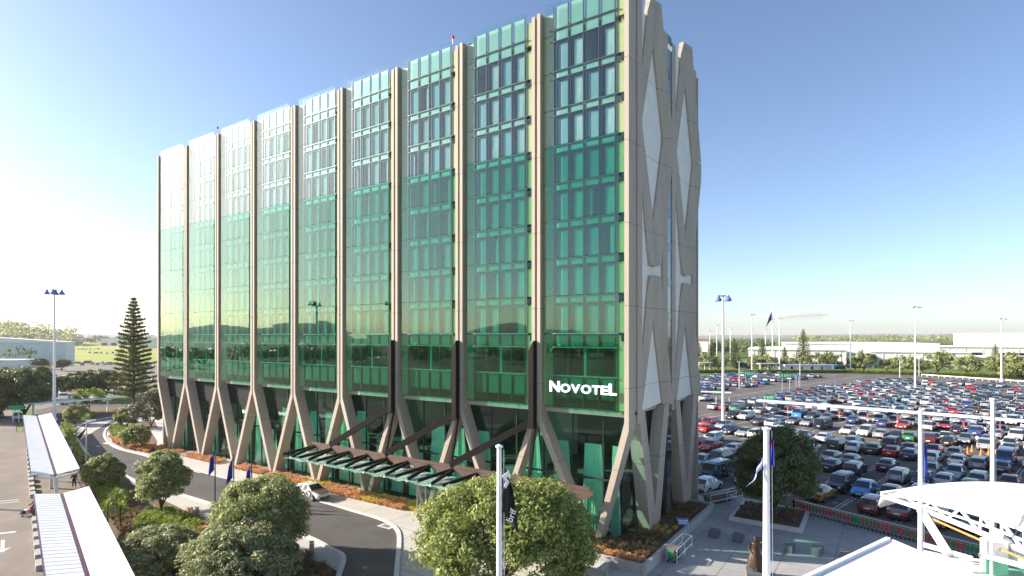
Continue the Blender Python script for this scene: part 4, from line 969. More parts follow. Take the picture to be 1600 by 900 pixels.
# ------------------------------------------------------------------ covered walkways on the left
A_L = math.atan2(LD.y, LD.x)                       # thing frame: x along the walkway (away), y to its left (road side)
def walkway(label, t0, t1, zc, posts, hw=1.8, org=None, ang=None, strips=True):
    t = thing("walkway_canopy", label, "canopy", (WL(t0, 0) if org is None else org), A_L if ang is None else ang, "white covered walkways"); L = t1-t0
    n = max(2, int(L/.75))
    for s, nm in ((1, "roof_panel"), (-1, "roof_panel")):
        q = MB().slab([(0, s*.12, zc), (L, s*.12, zc), (L, s*hw, zc+.28), (0, s*hw, zc+.28)], .1)
        p = q.build(nm, "roof_white", t)
        rb = MB()
        for i in range(1, n): rb.slab([(i*L/n-.016, s*.14, zc+.018), (i*L/n+.016, s*.14, zc+.018), (i*L/n+.016, s*(hw-.02), zc+.293), (i*L/n-.016, s*(hw-.02), zc+.293)], .03)
        rb.build("roof_rib", "roof_white", p)
        MB().box(0, L, min(s*hw, s*(hw+.04)), max(s*hw, s*(hw+.04)), zc+.08, zc+.3).build("edge_trim", "maroon" if s > 0 else "white_metal", p)
    MB().box(-.02, L+.02, -.12, .12, zc-.12, zc-.02).build("gutter", "maroon", t)
    for x in posts:
        MB().box(x-.14, x+.14, -.14, .14, -.02, zc-.14).build("post", "white_metal", t)
        MB().bar((x, 0, zc-.2), (x, hw*.85, zc+.12), .1, .16).bar((x, 0, zc-.2), (x, -hw*.85, zc+.12), .1, .16).build("bracket", "white_metal", t)
    return t
walkway("near white butterfly walkway roof running off the bottom edge", -24, 21.8, 3.05, (4, 13, 22, 31, 40))
walkway("farther white butterfly walkway roof beyond the gap", 30.8, 84, 3.05, (-1.2, 8, 18, 28, 38, 48))
walkway("short shaded white canopy beyond the far end of the walkway, under the dark tree", 0, 15, 2.9, (1, 14), 3.2, G(42, 655), 1.02)
n = 0
for y in (741.4, 747, 753.3, 761, 769.3, 776.4, 817, 829, 842, 855.5, 870.7, 887.5):
    p = G(48+(y-747)*.098, y); n += 1
    t = thing("wheel_block", "concrete kerb block, %s from the far end of the row beside the white walkway roof" % ordinal(n), "kerb block", p, A_L, "concrete blocks along the walkway")
    MB().prism([(-.8, 0), (.8, 0), (.75, .42), (-.75, .42)], -.22, .22, 'y').build("block", "wall_concrete", t); MB().box(-.8, .8, -.3, -.23, 0, .3).build("dark_side_strip", "trim", t)  # block with a near-black strip along its right side
for y in (690, 697, 704.5, 712, 719.5, 727, 734.5): 
    p = G(43.5+(y-690)*.07, y); n += 1
    t = thing("wheel_block", "concrete kerb block along the farther walkway roof, %s from its near end" % ordinal(20-n), "kerb block", p, A_L, "concrete blocks along the walkway")
    MB().prism([(-.8, 0), (.8, 0), (.75, .42), (-.75, .42)], -.22, .22, 'y').build("block", "wall_concrete", t); MB().box(-.8, .8, -.3, -.23, 0, .3).build("dark_side_strip", "trim", t)  # same block and near-black right side strip as in the nearer row
# ------------------------------------------------------------------ lighting towers, lamps, bollards
def tower(loc, h, label, kind="bell", r=.22, rz=0., group="tall white light towers"):
    t = thing("light_tower", label, "light tower", loc, rz, group)
    MB().tube((0, 0, -.1), (0, 0, h-.8), r*1.25, r*.7, 12).tube((0, 0, -.05), (0, 0, .5), r*2.2, r*2.1, 12).build("mast", "white_metal", t)
    MB().tube((0, 0, h-.8), (0, 0, h), r*.45, r*.45, 8).lathe([(.75, -.06), (.8, 0), (.75, .06)], (0, 0, h), 14).build("head_frame", "steel", t)
    for i in range(4 if kind == "bell" else 6):
        a = i*math.pi*2/(4 if kind == "bell" else 6)+.5; R_ = 1.15; c, s = math.cos(a)*R_, math.sin(a)*R_
        if kind == "bell": lamp = MB().lathe([(.06, 0), (.14, -.1), (.2, -.35), (.5, -.75), (.55, -1.0), (.5, -1.02)], (c, s, h+.1), 12)
        else: lamp = MB().box(c-.32, c+.32, s-.26, s+.26, h-.42, h-.16)
        lm = lamp.build("lamp_head", "tower_blue" if kind == "bell" else "white_metal", t)
        MB().bar((0, 0, h), (c, s, h+(.05 if kind == "bell" else -.2)), .08, .08).build("lamp_arm", "steel", lm)
    return t
tower(G(85, 657), 25.2, "white light tower with blue bell lamps at the far left")
tower(G(1130, 669), 23.4, "nearest tall light tower with blue lamps right of the hotel")
for px, py, h, lab, kd in ((1175, 582, 26, "second light tower right of the hotel, with white lamps", "f"), (1218, 580, 24.5, "light tower standing just right of the far tall flagpole", "f"), (1329, 580, 23.5, "lone light tower in front of the long white shed", "f"), (1430, 615, 24.6, "light tower rising from the middle of the parked cars", "b2"), (1565, 597, 22.5, "rightmost light tower before the tall white building", "f")):
    tower(G(px, py), h, lab, "bell" if kd == "bell" else "flood", .26 if py < 600 else .22)
for px, top, Y, lab in ((1109, 517, 330, "thin lamp mast nearest the hotel edge in the distance"), (1120, 508, 350, "distant lamp mast second from the hotel edge"), (1141, 512, 340, "distant lamp mast left of the second light tower"), (1196, 515, 360, "distant lamp mast left of the far flagpole")):
    z = HC+(525-top)*Y/FPX; tower(((px-800)/FPX*Y, Y, 0), z, lab, "flood", .2)
tower((-125, 38, 0), 26, "light tower beyond the left picture edge, mirrored in the hotel glass", rz=.3); tower((-92, 60, 0), 24, "light tower past the left road, mirrored in the hotel glass", rz=.9)
for i, (px, py) in enumerate(((1406, 597), (1436, 587), (1250, 604), (1155, 606))):
    t = thing("lamp_post", "slim short %s lamp post in the car park, %s" % ("white", ("left of the middle light tower", "right of the middle light tower", "near the far exit signs", "near the left car rows")[i]), "lamp post", G(px, py), 0, "short lamp posts in the car park")
    MB().tube((0, 0, 0), (0, 0, 8.2), .11, .08, 8).build("post", "white_metal", t); MB().box(-.5, .5, -.14, .14, 8.2, 8.34).build("lamp_head", "white_metal", t)
t = thing("street_lamp", "slim grey road lamp with a short arm beside the driveway bend", "street lamp", G(135, 727), .6)
MB().tube((0, 0, 0), (0, 0, 5.6), .09, .06, 8).build("post", "steel", t); MB().box(-.1, .95, -.14, .14, 5.55, 5.68).build("lamp_head", "white_metal", t)
for p, lab in ((G(308, 812), "grey bollard light on the footpath by the oval tree"), (G(487, 869), "grey bollard light at the kerb corner by the flax")):
    t = thing("bollard_light", lab, "bollard", p, .5); MB().prism([(-.16, -.1), (.16, -.1), (.16, .1), (-.16, .1)], 0, .95, 'z').build("post", "steel", t)
    MB().box(-.17, .17, -.11, .11, 1.05, 1.12).build("cap", "steel", t); MB().box(-.12, .12, -.08, .08, .95, 1.05).build("lens", "sign_white", t)
for px, py in ((1400,768),): pass
for i, p in enumerate((G(604, 823), G(312, 737), G(256, 640))):
    t = thing("drain_grate", "square kerbside drain grate %s" % ("on the inside of the sharp road bend", "before the blue flags on the forecourt kerb", "at the far end of the driveway")[i], "drain", p+Vector((0, 0, .03)), -TH, "drain grates in the kerbs")
    MB().box(-.75, .75, -.4, .4, 0, .02).build("surround", "kerb_concrete", t)
    for k in range(5): MB().box(-.42+k*.17, -.34+k*.17, -.25, .25, .022, .03).build("grate_bar", "trim", t)
# ------------------------------------------------------------------ flagpoles and flags
def pole(loc, h, r, m, label, group):
    t = thing("flagpole", label, "flagpole", loc, 0, group)
    MB().tube((0, 0, -.1), (0, 0, h), r, r*.62, 12).build("pole", m, t); MB().lathe([(.02, 0), (r*.95, .03), (r*1., .1), (.02, .16)], (0, 0, h), 12).build("cap", m, t)
    MB().tube((r*1.5, 0, .9), (r*1.2, -.01, h-.05), .012, n=5).build("halyard", "sign_white", t); return t
def flag(name, loc, rz, label, w, hgt, drop, mats, seed, facemat=None, side=1):
    """limp flag: cloth hanging from its hoist, folds falling together"""
    r = random.Random(seed); nx, nz = 14, 22; vs = []
    for j in range(nz+1):
        v = j/nz
        for i in range(nx+1):
            u = i/nx; fold = math.sin(u*9+v*2.2+seed)*.09*u**.5
            x = side*(.03+u*w*(.34+.22*v)); z = -v*hgt-(u**1.1)*drop*(1-.12*v)
            vs.append((x, fold+.05*math.sin(v*5+seed), z))
    mb = MB()
    for j in range(nz):
        for i in range(nx):
            mi = facemat((i+.5)/nx, (j+.5)/nz) if facemat else 0
            mb.add([vs[j*(nx+1)+i], vs[j*(nx+1)+i+1], vs[(j+1)*(nx+1)+i+1], vs[(j+1)*(nx+1)+i]], [(0, 1, 2, 3)], mi)
    o = mb.build(name, mats, None, loc); o.rotation_euler = (0, 0, rz)
    so = o.modifiers.new("thickness", 'SOLIDIFY'); so.thickness = .006
    return tag(o, label, "flag")
p1, p2, p3, p4 = Vector((-.49, 21.8, 0)), Vector((11.63, 26.0, 0)), Vector((22.9, 31.9, 0)), Vector((32.1, 38, 0))
GP_ = "tall white flagpoles in front"
pole(p1, 12, .145, "white_metal", "white flagpole carrying the black flag before the big green tree", GP_)
pole(p2, 12, .2, "white_metal", "white flagpole with a limp blue ensign by the square tree planter", GP_)
pole(p3, 12, .15, "white_metal", "white flagpole crossing the curved white roof, left one", GP_); pole(p4, 12, .17, "white_metal", "white flagpole crossing the curved white roof, rightmost", GP_)
bf = flag("flag_black", p1+Vector((.1, 0, 11.5)), .1, "limp black flag with a white swirl and white lettering", 1.15, 1.9, 1.1, ["flag_black", "sign_white"], 1)
bf.name = "black_flag"
sw = MB().prism([(-.06,.62),(.34,.9),(.44,.58),(.36,.5),(.27,.6),(.2,.55),(.36,.32),(.18,.0),(.06,.1),(.16,.33),(.02,.5)], -.02, .02, 'y')
swo = sw.build("swirl_mark", "sign_white", bf, (.02, -.16, -1.0)); swo.scale = (.7, 1, .75)
me = text_mesh("brif", .36, .004, .004); me.materials.append(MATS["letter_white"]); lo_ = link(me, "lettering", bf, (.36, -.17, -2.05)); lo_.rotation_euler = (math.radians(90), math.radians(-68), 0)
def ens(u, v): return 1 if (u < .4 and v < .45 and (abs(v-.22) < .06 or abs(u-.2) < .06)) else 0
flag("ensign", p2+Vector((.12, -.1, 11.7)), -.3, "limp blue ensign with a red cross hoist folded close to its pole", .3, 1.25, .15, ["flag_blue", "flag_red"], 2, ens)
flag("ensign", p2+Vector((-.15, 0, 10.75)), .2, "limp lilac blue flag blown left of the pole by the planter", 1.3, .5, .95, ["flag_lilac"], 3, None, -1)
flag("ensign", p3+Vector((.12, .1, 10.6)), -.2, "narrow limp blue flag on the left pole crossing the curved roof", .7, 2.0, .6, ["flag_blue", "flag_red"], 4)
for (px, pb, pt, lab, fm) in ((348, 776, 708, "plain bright blue flag, leftmost of three dark poles", None), (377, 784, 719, "blue ensign with a red corner, middle of three dark poles", ens), (405, 790, 729, "small blue flag above the olive tree, right of three dark poles", None)):
    b = G(px-15+3, pb+8); h = HC+(525-pt+6)*b.y/FPX
    t = pole(b, h, .06, "dark_bronze", "dark flagpole holding the "+lab.split(",")[0], "dark flagpoles beside the driveway")
    flag("blue_flag", b+Vector((-.04, -.03, h-.15)), .3, lab, 1.0, 1.9, .75, ["flag_blue", "flag_red"], px, fm, -1)
b = G(1207, 579); pole(b, 30, .25, "white_metal", "very tall far flagpole between two light towers", "far flagpoles")
o = flag("ensign", b+Vector((-.3, 0, 28)), 0, "limp dark flag hanging far away beside the second light tower", 5, 4, 4, ["flag_blue"], 9, None, -1)
# ------------------------------------------------------------------ people
def skin(name, pts, edges, rad, mat_, parent=None, col=None, sub=1):
    me = bpy.data.meshes.new(name); me.from_pydata(pts, edges, []); o = link(me, name, parent)
    sk = o.modifiers.new("skin", 'SKIN'); sk.use_smooth_shade = True
    for i, v in enumerate(me.skin_vertices[0].data): v.radius = (rad[i], rad[i]) if not hasattr(rad[i], '__len__') else rad[i]; v.use_root = (i == 0)
    ss = o.modifiers.new("smooth", 'SUBSURF'); ss.levels = sub; ss.render_levels = sub
    bpy.context.view_layer.update()
    m2 = bpy.data.meshes.new_from_object(o.evaluated_get(bpy.context.evaluated_depsgraph_get()))
    o.modifiers.clear(); o.data = m2; m2.materials.clear(); m2.materials.append(MATS[mat_])
    if col: o.color = col+(1,)
    return o
def person(label, loc, rz, top, leg, hair=(.03, .02, .015), arm=((.3, .12, 1.0), (-.05, .3, 1.05)), stride=.22, seat=False, coat=0., hatm=None):
    t = thing("person", label, "person", loc, rz)
    hz = .92
    P = [(0, 0, hz), (0, 0, 1.12), (0, 0, 1.36), (.01, 0, 1.47), (.02, 0, 1.56), (.03, 0, 1.67)]
    E_ = [(0, 1), (1, 2), (2, 3), (3, 4), (4, 5)]; Rr = [(.15, .11), (.13, .1), (.16, .11), .055, .085, .075]
    def add(c, r, par): P.append(c); Rr.append(r); E_.append((par, len(P)-1)); return len(P)-1
    for s in (-1, 1):
        f = stride*s
        h = add((.0, .09*s, hz-.06), .09, 0); k = add((.06+f*.5, .1*s, .5), .062, h); a = add((f-.04, .1*s, .09), .042, k); add((f+.12, .11*s, .04), .035, a)
        el = arm[0]; sh = add((0, .18*s, 1.38), .06, 2); e = add((el[0]*.35-.04, .25*s, 1.13), .043, sh); w = add((el[0] if s > 0 else arm[1][0]+.12, .22*s, el[2]-.04), .032, e)
        hd = add((P[w][0]+.06, .21*s, P[w][2]-.02), .03, w)
        for q in range(4): add((P[w][0]+.13-.012*abs(q-1), .21*s+(q-1.5)*.018, P[w][2]-.06), .008, hd)
        add((P[w][0]+.07, .21*s-.045*s, P[w][2]-.03), .009, hd)
    skin("body", P, E_, Rr, "skin", t)
    x = 1.14
    skin("trousers", [P[0], P[6], P[7], P[8]]+[P[16], P[17], P[18]] if False else [P[0]]+[c for c in P if False]+[(0, .09, hz-.06), (.06+stride*.5, .1, .5), (stride-.03, .1, .12), (0, -.09, hz-.06), (.06-stride*.5, -.1, .5), (-stride-.03, -.1, .12)], [(0, 1), (1, 2), (2, 3), (0, 4), (4, 5), (5, 6)], [(.165, .125), .1, .078, .062, .1, .078, .062], "cloth", t, leg)
    jp = [(0, 0, hz-.04-coat), (0, 0, 1.12), (0, 0, 1.36), (.005, 0, 1.43)]; je = [(0, 1), (1, 2), (2, 3)]; jr = [(.175, .135), (.15, .12), (.175, .125), .075]
    for s in (-1, 1):
        el = arm[0]; n0 = len(jp); jp += [(0, .18*s, 1.38), (el[0]*.35-.04, .25*s, 1.13), ((el[0] if s > 0 else arm[1][0]+.12)*.96, .222*s, el[2]-.02)]; je += [(2, n0), (n0, n0+1), (n0+1, n0+2)]; jr += [.075, .057, .045]
    skin("jacket", jp, je, jr, "cloth", t, top)
    hr = MB().lathe([(.03, .0), (.1, .02), (.115, .08), (.1, .14), (.04, .18)], (-.012, 0, 1.575), 10).build("hair", "cloth", t, smooth=True); hr.color = hair+(1,)
    fc = MB()
    for s in (-1, 1): fc.box(.085, .1, s*.032-.012, s*.032+.012, 1.615, 1.628)
    fc.build("eyes", "trim", t); MB().prism([(.09, 1.57), (.125, 1.575), (.09, 1.61)], -.012, .012, 'y').build("nose", "skin", t)
    return t
person("person in a dark maroon coat pushing a loaded luggage trolley out from the walkway", G(55, 806)+Vector((0, 0, .01)), A_L+2.0, (.09, .01, .03), (.02, .02, .03), arm=((.42, .1, 1.02), (.3, 0, 1.0)), coat=.15)
person("person in pink walking under the gap between the walkway roofs", G(84, 753)+Vector((0, 0, .06)), A_L, (.6, .25, .27), (.5, .45, .4))
person("person in a dark navy jacket waiting in the gap beside the small round tree", G(116, 763)+Vector((0, 0, .06)), 2.5, (.03, .03, .07), (.03, .03, .04), stride=.08)
person("person in pale clothes beside the dark teal van", G(1096, 748), 1., (.6, .55, .5), (.25, .25, .3), stride=.2)
person("person in black walking in front of the dark teal van", G(1131, 752), -2., (.012, .012, .015), (.02, .02, .025))
person("person in an orange work vest at the end of the trolley row", G(1240, 797), -.4, (.7, .16, .03), (.02, .02, .03), stride=.1)
person("person in a white shirt near the trolley shelter among the cars", G(1527, 697), .5, (.75, .75, .72), (.06, .06, .09))
person("person with dark hair at a table behind the corner lobby glass", HL(-3.3, 2.6, .04), 1.2-TH, (.4, .2, .1), (.03, .03, .04), stride=.05)
t = thing("luggage_trolley", "loaded luggage trolley with pink and white bags pushed out of the walkway", "trolley", G(45, 806)+Vector((0, 0, .01)), A_L+2.0)
MB().bar((-.5, -.25, .22), (.6, -.25, .22), .05, .05).bar((-.5, .25, .22), (.6, .25, .22), .05, .05).bar((-.45, -.25, .2), (-.55, -.25, 1.0), .04, .04).bar((-.45, .25, .2), (-.55, .25, 1.), .04, .04).bar((-.55, -.28, 1.), (-.55, .28, 1.), .05, .05).build("frame", "steel", t)
for x, y in ((.5, 0), (-.4, .25), (-.4, -.25)): MB().tube((x, y-.03, .09), (x, y+.03, .09), .09, n=10).build("wheel", "tyre", t)
for nm, b, c, lab in (("suitcase", (-.35, .0, -.25, .25, .26, .8), (.5, .18, .16), "salmon pink suitcase on the loaded trolley"), ("bag", (.03, .3, -.22, .22, .26, .62), (.7, .68, .64), "white soft bag on the loaded trolley"), ("case", (.33, .6, -.2, .2, .26, .6), (.05, .03, .12), "dark purple case at the front of the loaded trolley")):
    o = MB().box(*b).build(nm, "cloth", None, t.location); o.rotation_euler = t.rotation_euler; o.color = c+(1,); tag(o, lab, "luggage")
    bv = o.modifiers.new("bevel", 'BEVEL'); bv.width = .05; bv.segments = 2
# statue
st = thing("bronze_statue", "bronze statue of a figure in a long coat raising one arm behind the white flagpole", "statue", G(1181, 899), -1.9)
MB().prism([(-.7, -.6), (.7, -.6), (.7, .6), (-.7, .6)], -.05, .3, 'z').build("plinth", "bench_stone", st)
k = 1.32
P = [(0, 0, .95), (0, 0, 1.15), (0, 0, 1.4), (.01, 0, 1.5), (.02, 0, 1.58), (.03, 0, 1.7)]; E_ = [(i, i+1) for i in range(5)]; Rr = [(.17, .14), (.14, .11), (.19, .12), .06, .09, .085]
def sadd(c, r, p): P.append(c); Rr.append(r); E_.append((p, len(P)-1)); return len(P)-1
for s, e, w in ((-1, (-.06, -.36, 1.12), (.12, -.22, .98)), (1, (.1, .34, 1.56), (.18, .42, 1.9))):
    sh = sadd((0, .2*s, 1.43), .07, 2); el = sadd(e, .058, sh); ww_ = sadd(w, .042, el); hd = sadd(tuple(a*1.06-b*.06 for a, b in zip(w, e)), .04, ww_)
    dv = (Vector(w)-Vector(e)).normalized(); sd_ = Vector((1, 0, 0))
    for q in range(4): sadd(tuple(Vector(P[hd])+dv*(.1-.012*abs(q-1))+sd_*(q-1.5)*.022), .01, hd)
    sadd(tuple(Vector(P[hd])+dv*.03+sd_*.07), .012, hd)
for s in (-1, 1):
    h = sadd((0, .09*s, .88), .1, 0); kn = sadd((.03*s, .1*s, .5), .07, h); an = sadd((.05*s, .11*s, .1), .05, kn); sadd((.05*s+.16, .12*s, .04), .045, an)
P = [tuple(c*k for c in p) for p in P]; Rr = [tuple(x*k for x in r) if hasattr(r, '__len__') else r*k for r in Rr]
fg = skin("figure", P, E_, Rr, "bronze", st, sub=2); fg.location.z = .3
ct_ = MB(); nn_ = 22; prof = [(.42, .22), (.37, .5), (.3, .8), (.2, 1.05), (.17, 1.2), (.235, 1.42), (.2, 1.48), (.09, 1.53)]
vs = [(r_*k*.85*(1+.10*math.sin(5*a+z*3)*(1 if z < 1 else .2))*math.cos(a), r_*k*1.05*(1+.10*math.sin(5*a+z*3)*(1 if z < 1 else .2))*math.sin(a), z*k+.3) for r_, z in prof for a in [2*math.pi*i/nn_ for i in range(nn_)]]
ct_.add(vs, [(j*nn_+i, j*nn_+(i+1) % nn_, (j+1)*nn_+(i+1) % nn_, (j+1)*nn_+i) for j in range(len(prof)-1) for i in range(nn_)]); ct_.build("coat", "bronze", st, smooth=True)
MB().lathe([(.05, 0), (.13, .04), (.14, .12), (.05, .2)], (-.02, 0, 1.64*k+.3), 12).build("hair", "bronze", st, smooth=True)
# ------------------------------------------------------------------ plaza furniture and trolleys
for i, (px, py) in enumerate(((1116, 838), (1153, 845), (1189, 853), (1233, 861), (1277, 866), (1321, 873))):
    t = thing("stone_bench", "angular dark stone seat block, %s from the hotel in the plaza row" % ordinal(i+1), "seat", G(px, py), math.radians(52), "stone seat blocks across the plaza")
    MB().prism([(-.55, 0), (.5, .12), (.75, .42), (.2, .62), (-.55, .55)], -.32, .32, 'y').build("block", "bench_stone", t); MB().box(-.5, .1, -.28, .28, -.0, .05).build("base", "trim", t)
tp = thing("tree_planter", "square concrete edged planter around the dark dense tree", "planter", (0, 0, 0))
cs = [G(*p, .35) for p in ((1142, 807), (1164, 781), (1262, 797), (1251, 826))]
for i in range(4):
    a, b = Vector(cs[i]), Vector(cs[(i+1) % 4]); a.z = b.z = .17; m_ = (b-a).normalized()*.14
    MB().bar(a+m_*(1 if i % 2 else -1), b-m_*(1 if i % 2 else -1), .28, .36).build("wall_panel", "kerb_concrete", tp)
MB().slab([(c.x, c.y, .3) for c in cs], .25).build("soil_fill", "soil", tp)
fr = MB()
for s in (-.27, .27): fr.bar((-.5, s*.8, .2), (.55, s, .2), .045, .045).bar((-.42, s, .2), (-.62, s, 1.05), .04, .04).bar((-.4, s, .62), (.1, s, .62), .03, .03)
fr.bar((-.62, -.3, 1.05), (-.62, .3, 1.05), .05, .05).bar((-.46, -.27, .42), (-.46, .27, .42), .04, .04)
fr_me = fr.mesh("frame", ["steel"]); wl_me = MB().tube((0, -.03, .1), (0, .03, .1), .1, n=8).mesh("wheel", ["tyre"])
pn_me = {c: MB().bar((-.5, -.0, .35), (-.61, -.0, .98), .42, .03).mesh("advert_panel", ["trolley_"+c]) for c in ("red", "green")}
bk_me = MB().box(-.62, -.28, -.24, .24, .86, .9).mesh("basket", ["steel"])
def trolley(c, loc, rz, label, group):
    t = thing("baggage_trolley", label, "trolley", loc, rz, group)
    link(fr_me, "frame", t); link(pn_me[c], "advert_panel", t); link(bk_me, "basket", t)
    for x, y in ((.45, 0), (-.45, .25), (-.45, -.25)): link(wl_me, "wheel", t, (x, y, 0))
    return t
a, b = G(1247, 797), G(1552, 876); dd = (b-a).normalized(); L = (b-a).length; nt_ = int(L/.3); seq = "rrrrrgrgrrrrgrrrgggrgrgrrrrgrrgrggrrrrgrgrrgggrrrgr"
for i in range(nt_):
    c = "red" if seq[i % len(seq)] == "r" else "green"; p = a+dd*(i*.3)
    trolley(c, p, math.atan2(dd.y, dd.x)+math.pi*.5+math.radians(35), "%s panelled baggage trolley, %s from the tree end of the long nested row" % (c, ordinal(i+1)), "nested baggage trolleys beside the car park")
def corral(loc, rz, L, label, cols, w=.75):
    t = thing("trolley_corral", label, "trolley rack", loc, rz, "trolley racks beside the hotel planter")
    for z in (.35, .95):
        for s in (-1, 1): MB().tube((-L/2, s*w/2, z), (L/2, s*w/2, z), .035, n=8).build("rail", "white_metal", t)
    MB().tube((L/2, -w/2, .95), (L/2, w/2, .95), .035, n=8).build("rail", "white_metal", t)
    for x in (-L/2, 0, L/2):
        for s in (-1, 1): MB().tube((x, s*w/2, 0), (x, s*w/2, .95), .03, n=8).build("post", "white_metal", t)
    for i, c in enumerate(cols):
        q = loc+Vector((math.cos(rz), math.sin(rz), 0))*(-L/2+.3+i*.28)
        trolley(c, q, rz, "%s panelled baggage trolley, %s in the %s" % (c, ordinal(i+1), "rack by the blue sign" if len(cols) < 8 else "rack at the planter end"), "trolleys in the two racks")
    return t
aE = math.atan2(math.cos(TH), math.sin(TH))
corral(G(1062, 866), aE, 3.6, "short trolley rack below the blue return sign", ["green", "red", "green", "red"])
corral(G(1131, 783), aE-.45, 4.6, "longer trolley rack full of trolleys beside the planter end", ["green", "red", "red", "red", "green", "red", "red", "green", "green", "red", "green", "red"])
sg = thing("trolley_sign", "small blue fin shaped trolley return sign on a thin post", "sign", G(1075, 849), 0)
MB().tube((0, 0, 0), (0, 0, 1.95), .03, n=8).build("post", "steel", sg)
MB().prism([(-.0, 1.4), (-.0, 1.95), (-.95, 2.0), (-.8, 1.7), (-.5, 1.48)], -.02, .02, 'y').build("sign_panel", "sign_blue", sg)
for tx, z in (("TROLLEY", 1.78), ("RETURN", 1.58)):
    me = text_mesh(tx, .19, .002, .002); me.materials.append(MATS["letter_white"]); q = link(me, "lettering", sg, (-.4, -.028, z)); q.rotation_euler = (math.radians(90), 0, 0)
for i, (a_, b_) in enumerate(((1500, 707), (1512, 709), (1519, 706), (1533, 712), (1545, 711), (1556, 713), (1563, 708))):
    o = MB().lathe([(.3, 0), (.3, .05), (.17, .08), (.06, .95), (.02, .98)], n=10).build("traffic_barrel", "orange_paint", None, G(a_, b_))
    tag(o, "orange and white marker cone, %s from the left by the parked offroader" % ordinal(i+1), "cone", "marker cones in the car park")
# ------------------------------------------------------------------ long walkway roof in the car park, exit signs
a, b = G(1185, 625, 2.7), G(1640, 660, 2.7); a.z = b.z = 0; d = (b-a).normalized(); L = (b-a).length
wk = thing("covered_walkway", "long thin white walkway roof on pink white posts crossing the car park", "walkway", a, math.atan2(d.y, d.x))
MB().box(0, L, -1.0, 1.0, 2.62, 2.8).build("roof", "roof_white", wk); MB().box(0, L, -1.06, -1.002, 2.5, 2.84).build("fascia", "white_metal", wk)
for i in range(10):
    x = 1.2+i*(L-2.4)/9; MB().box(x-.11, x+.11, -.11, .11, 0, 2.6).build("post", "white_metal", wk); MB().box(x-.12, x+.12, -.12, .12, .9, 1.9).build("post_band", "trolley_red", wk)
for s in (-1.2, 1.2):
    MB().tube((2, s, .75), (L-1, s, .75), .04, n=6).build("guard_rail", "white_metal", wk)
a2 = G(1092, 611, 2.7); a2.z = 0
wk2 = thing("covered_walkway", "short white walkway roof end emerging from behind the hotel", "walkway", a2, math.atan2(d.y, d.x)+.35)
MB().box(-6, 7.5, -.8, .8, 2.5, 2.7).build("roof", "roof_white", wk2)
for x in (-4, 0, 4, 7): MB().box(x-.09, x+.09, -.09, .09, 0, 2.5).build("post", "white_metal", wk2)
for i, (px, py, zb, w, lab) in enumerate(((1197, 620, 3.0, 2.3, "green exit sign on the end of the long white walkway roof"), (1117, 613, 3.1, 2.3, "green exit sign over the short walkway roof by the hotel"), (1170, 584, 3.2, 3.1, "far green exit sign left of the lane"), (1228, 587, 2.6, 3.3, "far green exit sign right of the lane"), (1246, 586, 2.6, 1.3, "narrow green arrow sign at the far lane"))):
    c = (a if i == 0 else a2+Vector((3, 2, 0)) if i == 1 else G(px, (611, 604)[i-3] if i > 2 else 603))
    Y = c.y; zt = HC-(py-525)*Y/FPX; hh = w*.42
    t = thing("exit_sign", lab, "sign", (((px-800)/FPX)*Y, Y-(1.2 if i < 2 else 0), 0), -.25, "green exit signs in the car park")
    MB().box(-w/2, w/2, -.05, .05, zt-hh/2, zt+hh/2).build("sign_panel", "sign_green", t)
    for s in (-.3, .3): MB().box(s*w-.06, s*w+.06, -.04, .04, 0 if i > 1 else 2.5, zt-hh/2).build("post", "white_metal", t)
    if w > 2:
        me = text_mesh("EXIT", hh*.72, .004, .01); me.materials.append(MATS["letter_white"]); q = link(me, "lettering", t, (w*.14, -.06, zt)); q.rotation_euler = (math.radians(90), 0, 0)
    ax = -w*.33 if w > 2 else 0
    MB().prism([(ax-.07, zt-hh*.33), (ax+.07, zt-hh*.33), (ax+.07, zt+.05), (ax+.24, zt+.05), (ax, zt+hh*.36), (ax-.24, zt+.05), (ax-.07, zt+.05)], -.07, -.052, 'y').build("arrow", "letter_white", t)
gs = thing("road_sign", "small green arrow road sign before the dark tree at far left", "sign", G(25, 660), .3)
MB().box(-1.2, 1.2, -.05, .05, 2.4, 3.2).prism([(1.2, 2.4), (1.7, 2.8), (1.2, 3.2)], -.05, .05, 'y').build("sign_panel", "sign_green", gs); MB().box(-.5, -.4, -.04, .04, 0, 2.4).box(.4, .5, -.04, .04, 0, 2.4).build("post", "white_metal", gs)
# ------------------------------------------------------------------ a thin cloud low over the far hills
cm_ = bpy.data.materials.new("cloud"); cm_.use_nodes = True; n_, l_ = nt(cm_); n_.remove(n_["Principled BSDF"])
pv = n_.new("ShaderNodeVolumePrincipled"); pv.inputs["Color"].default_value = (1, 1, 1, 1); pv.inputs["Density"].default_value = .0009; pv.inputs["Anisotropy"].default_value = .1
l_.new(pv.outputs[0], n_["Material Output"].inputs["Volume"])
MATS["cloud"] = cm_
bm = bmesh.new(); bmesh.ops.create_icosphere(bm, subdivisions=5, radius=1)
from mathutils import noise as mnoise
for v in bm.verts:
    d = v.co.copy(); k = 1+.55*mnoise.noise(d*1.7+Vector((3, 1, 0)))+.3*mnoise.noise(d*4.3)+.14*mnoise.noise(d*9)
    v.co = Vector((d.x*640*(1+.25*k), d.y*260*k, d.z*170*k*k*(.6+.4*d.x)+d.x*20))
me = bpy.data.meshes.new("cloud"); bm.to_mesh(me); bm.free(); me.materials.append(cm_)
o = link(me, "cloud", None, ((1236-800)/FPX*12500, 12500, HC+32*12500/FPX)); o["kind"] = "structure"
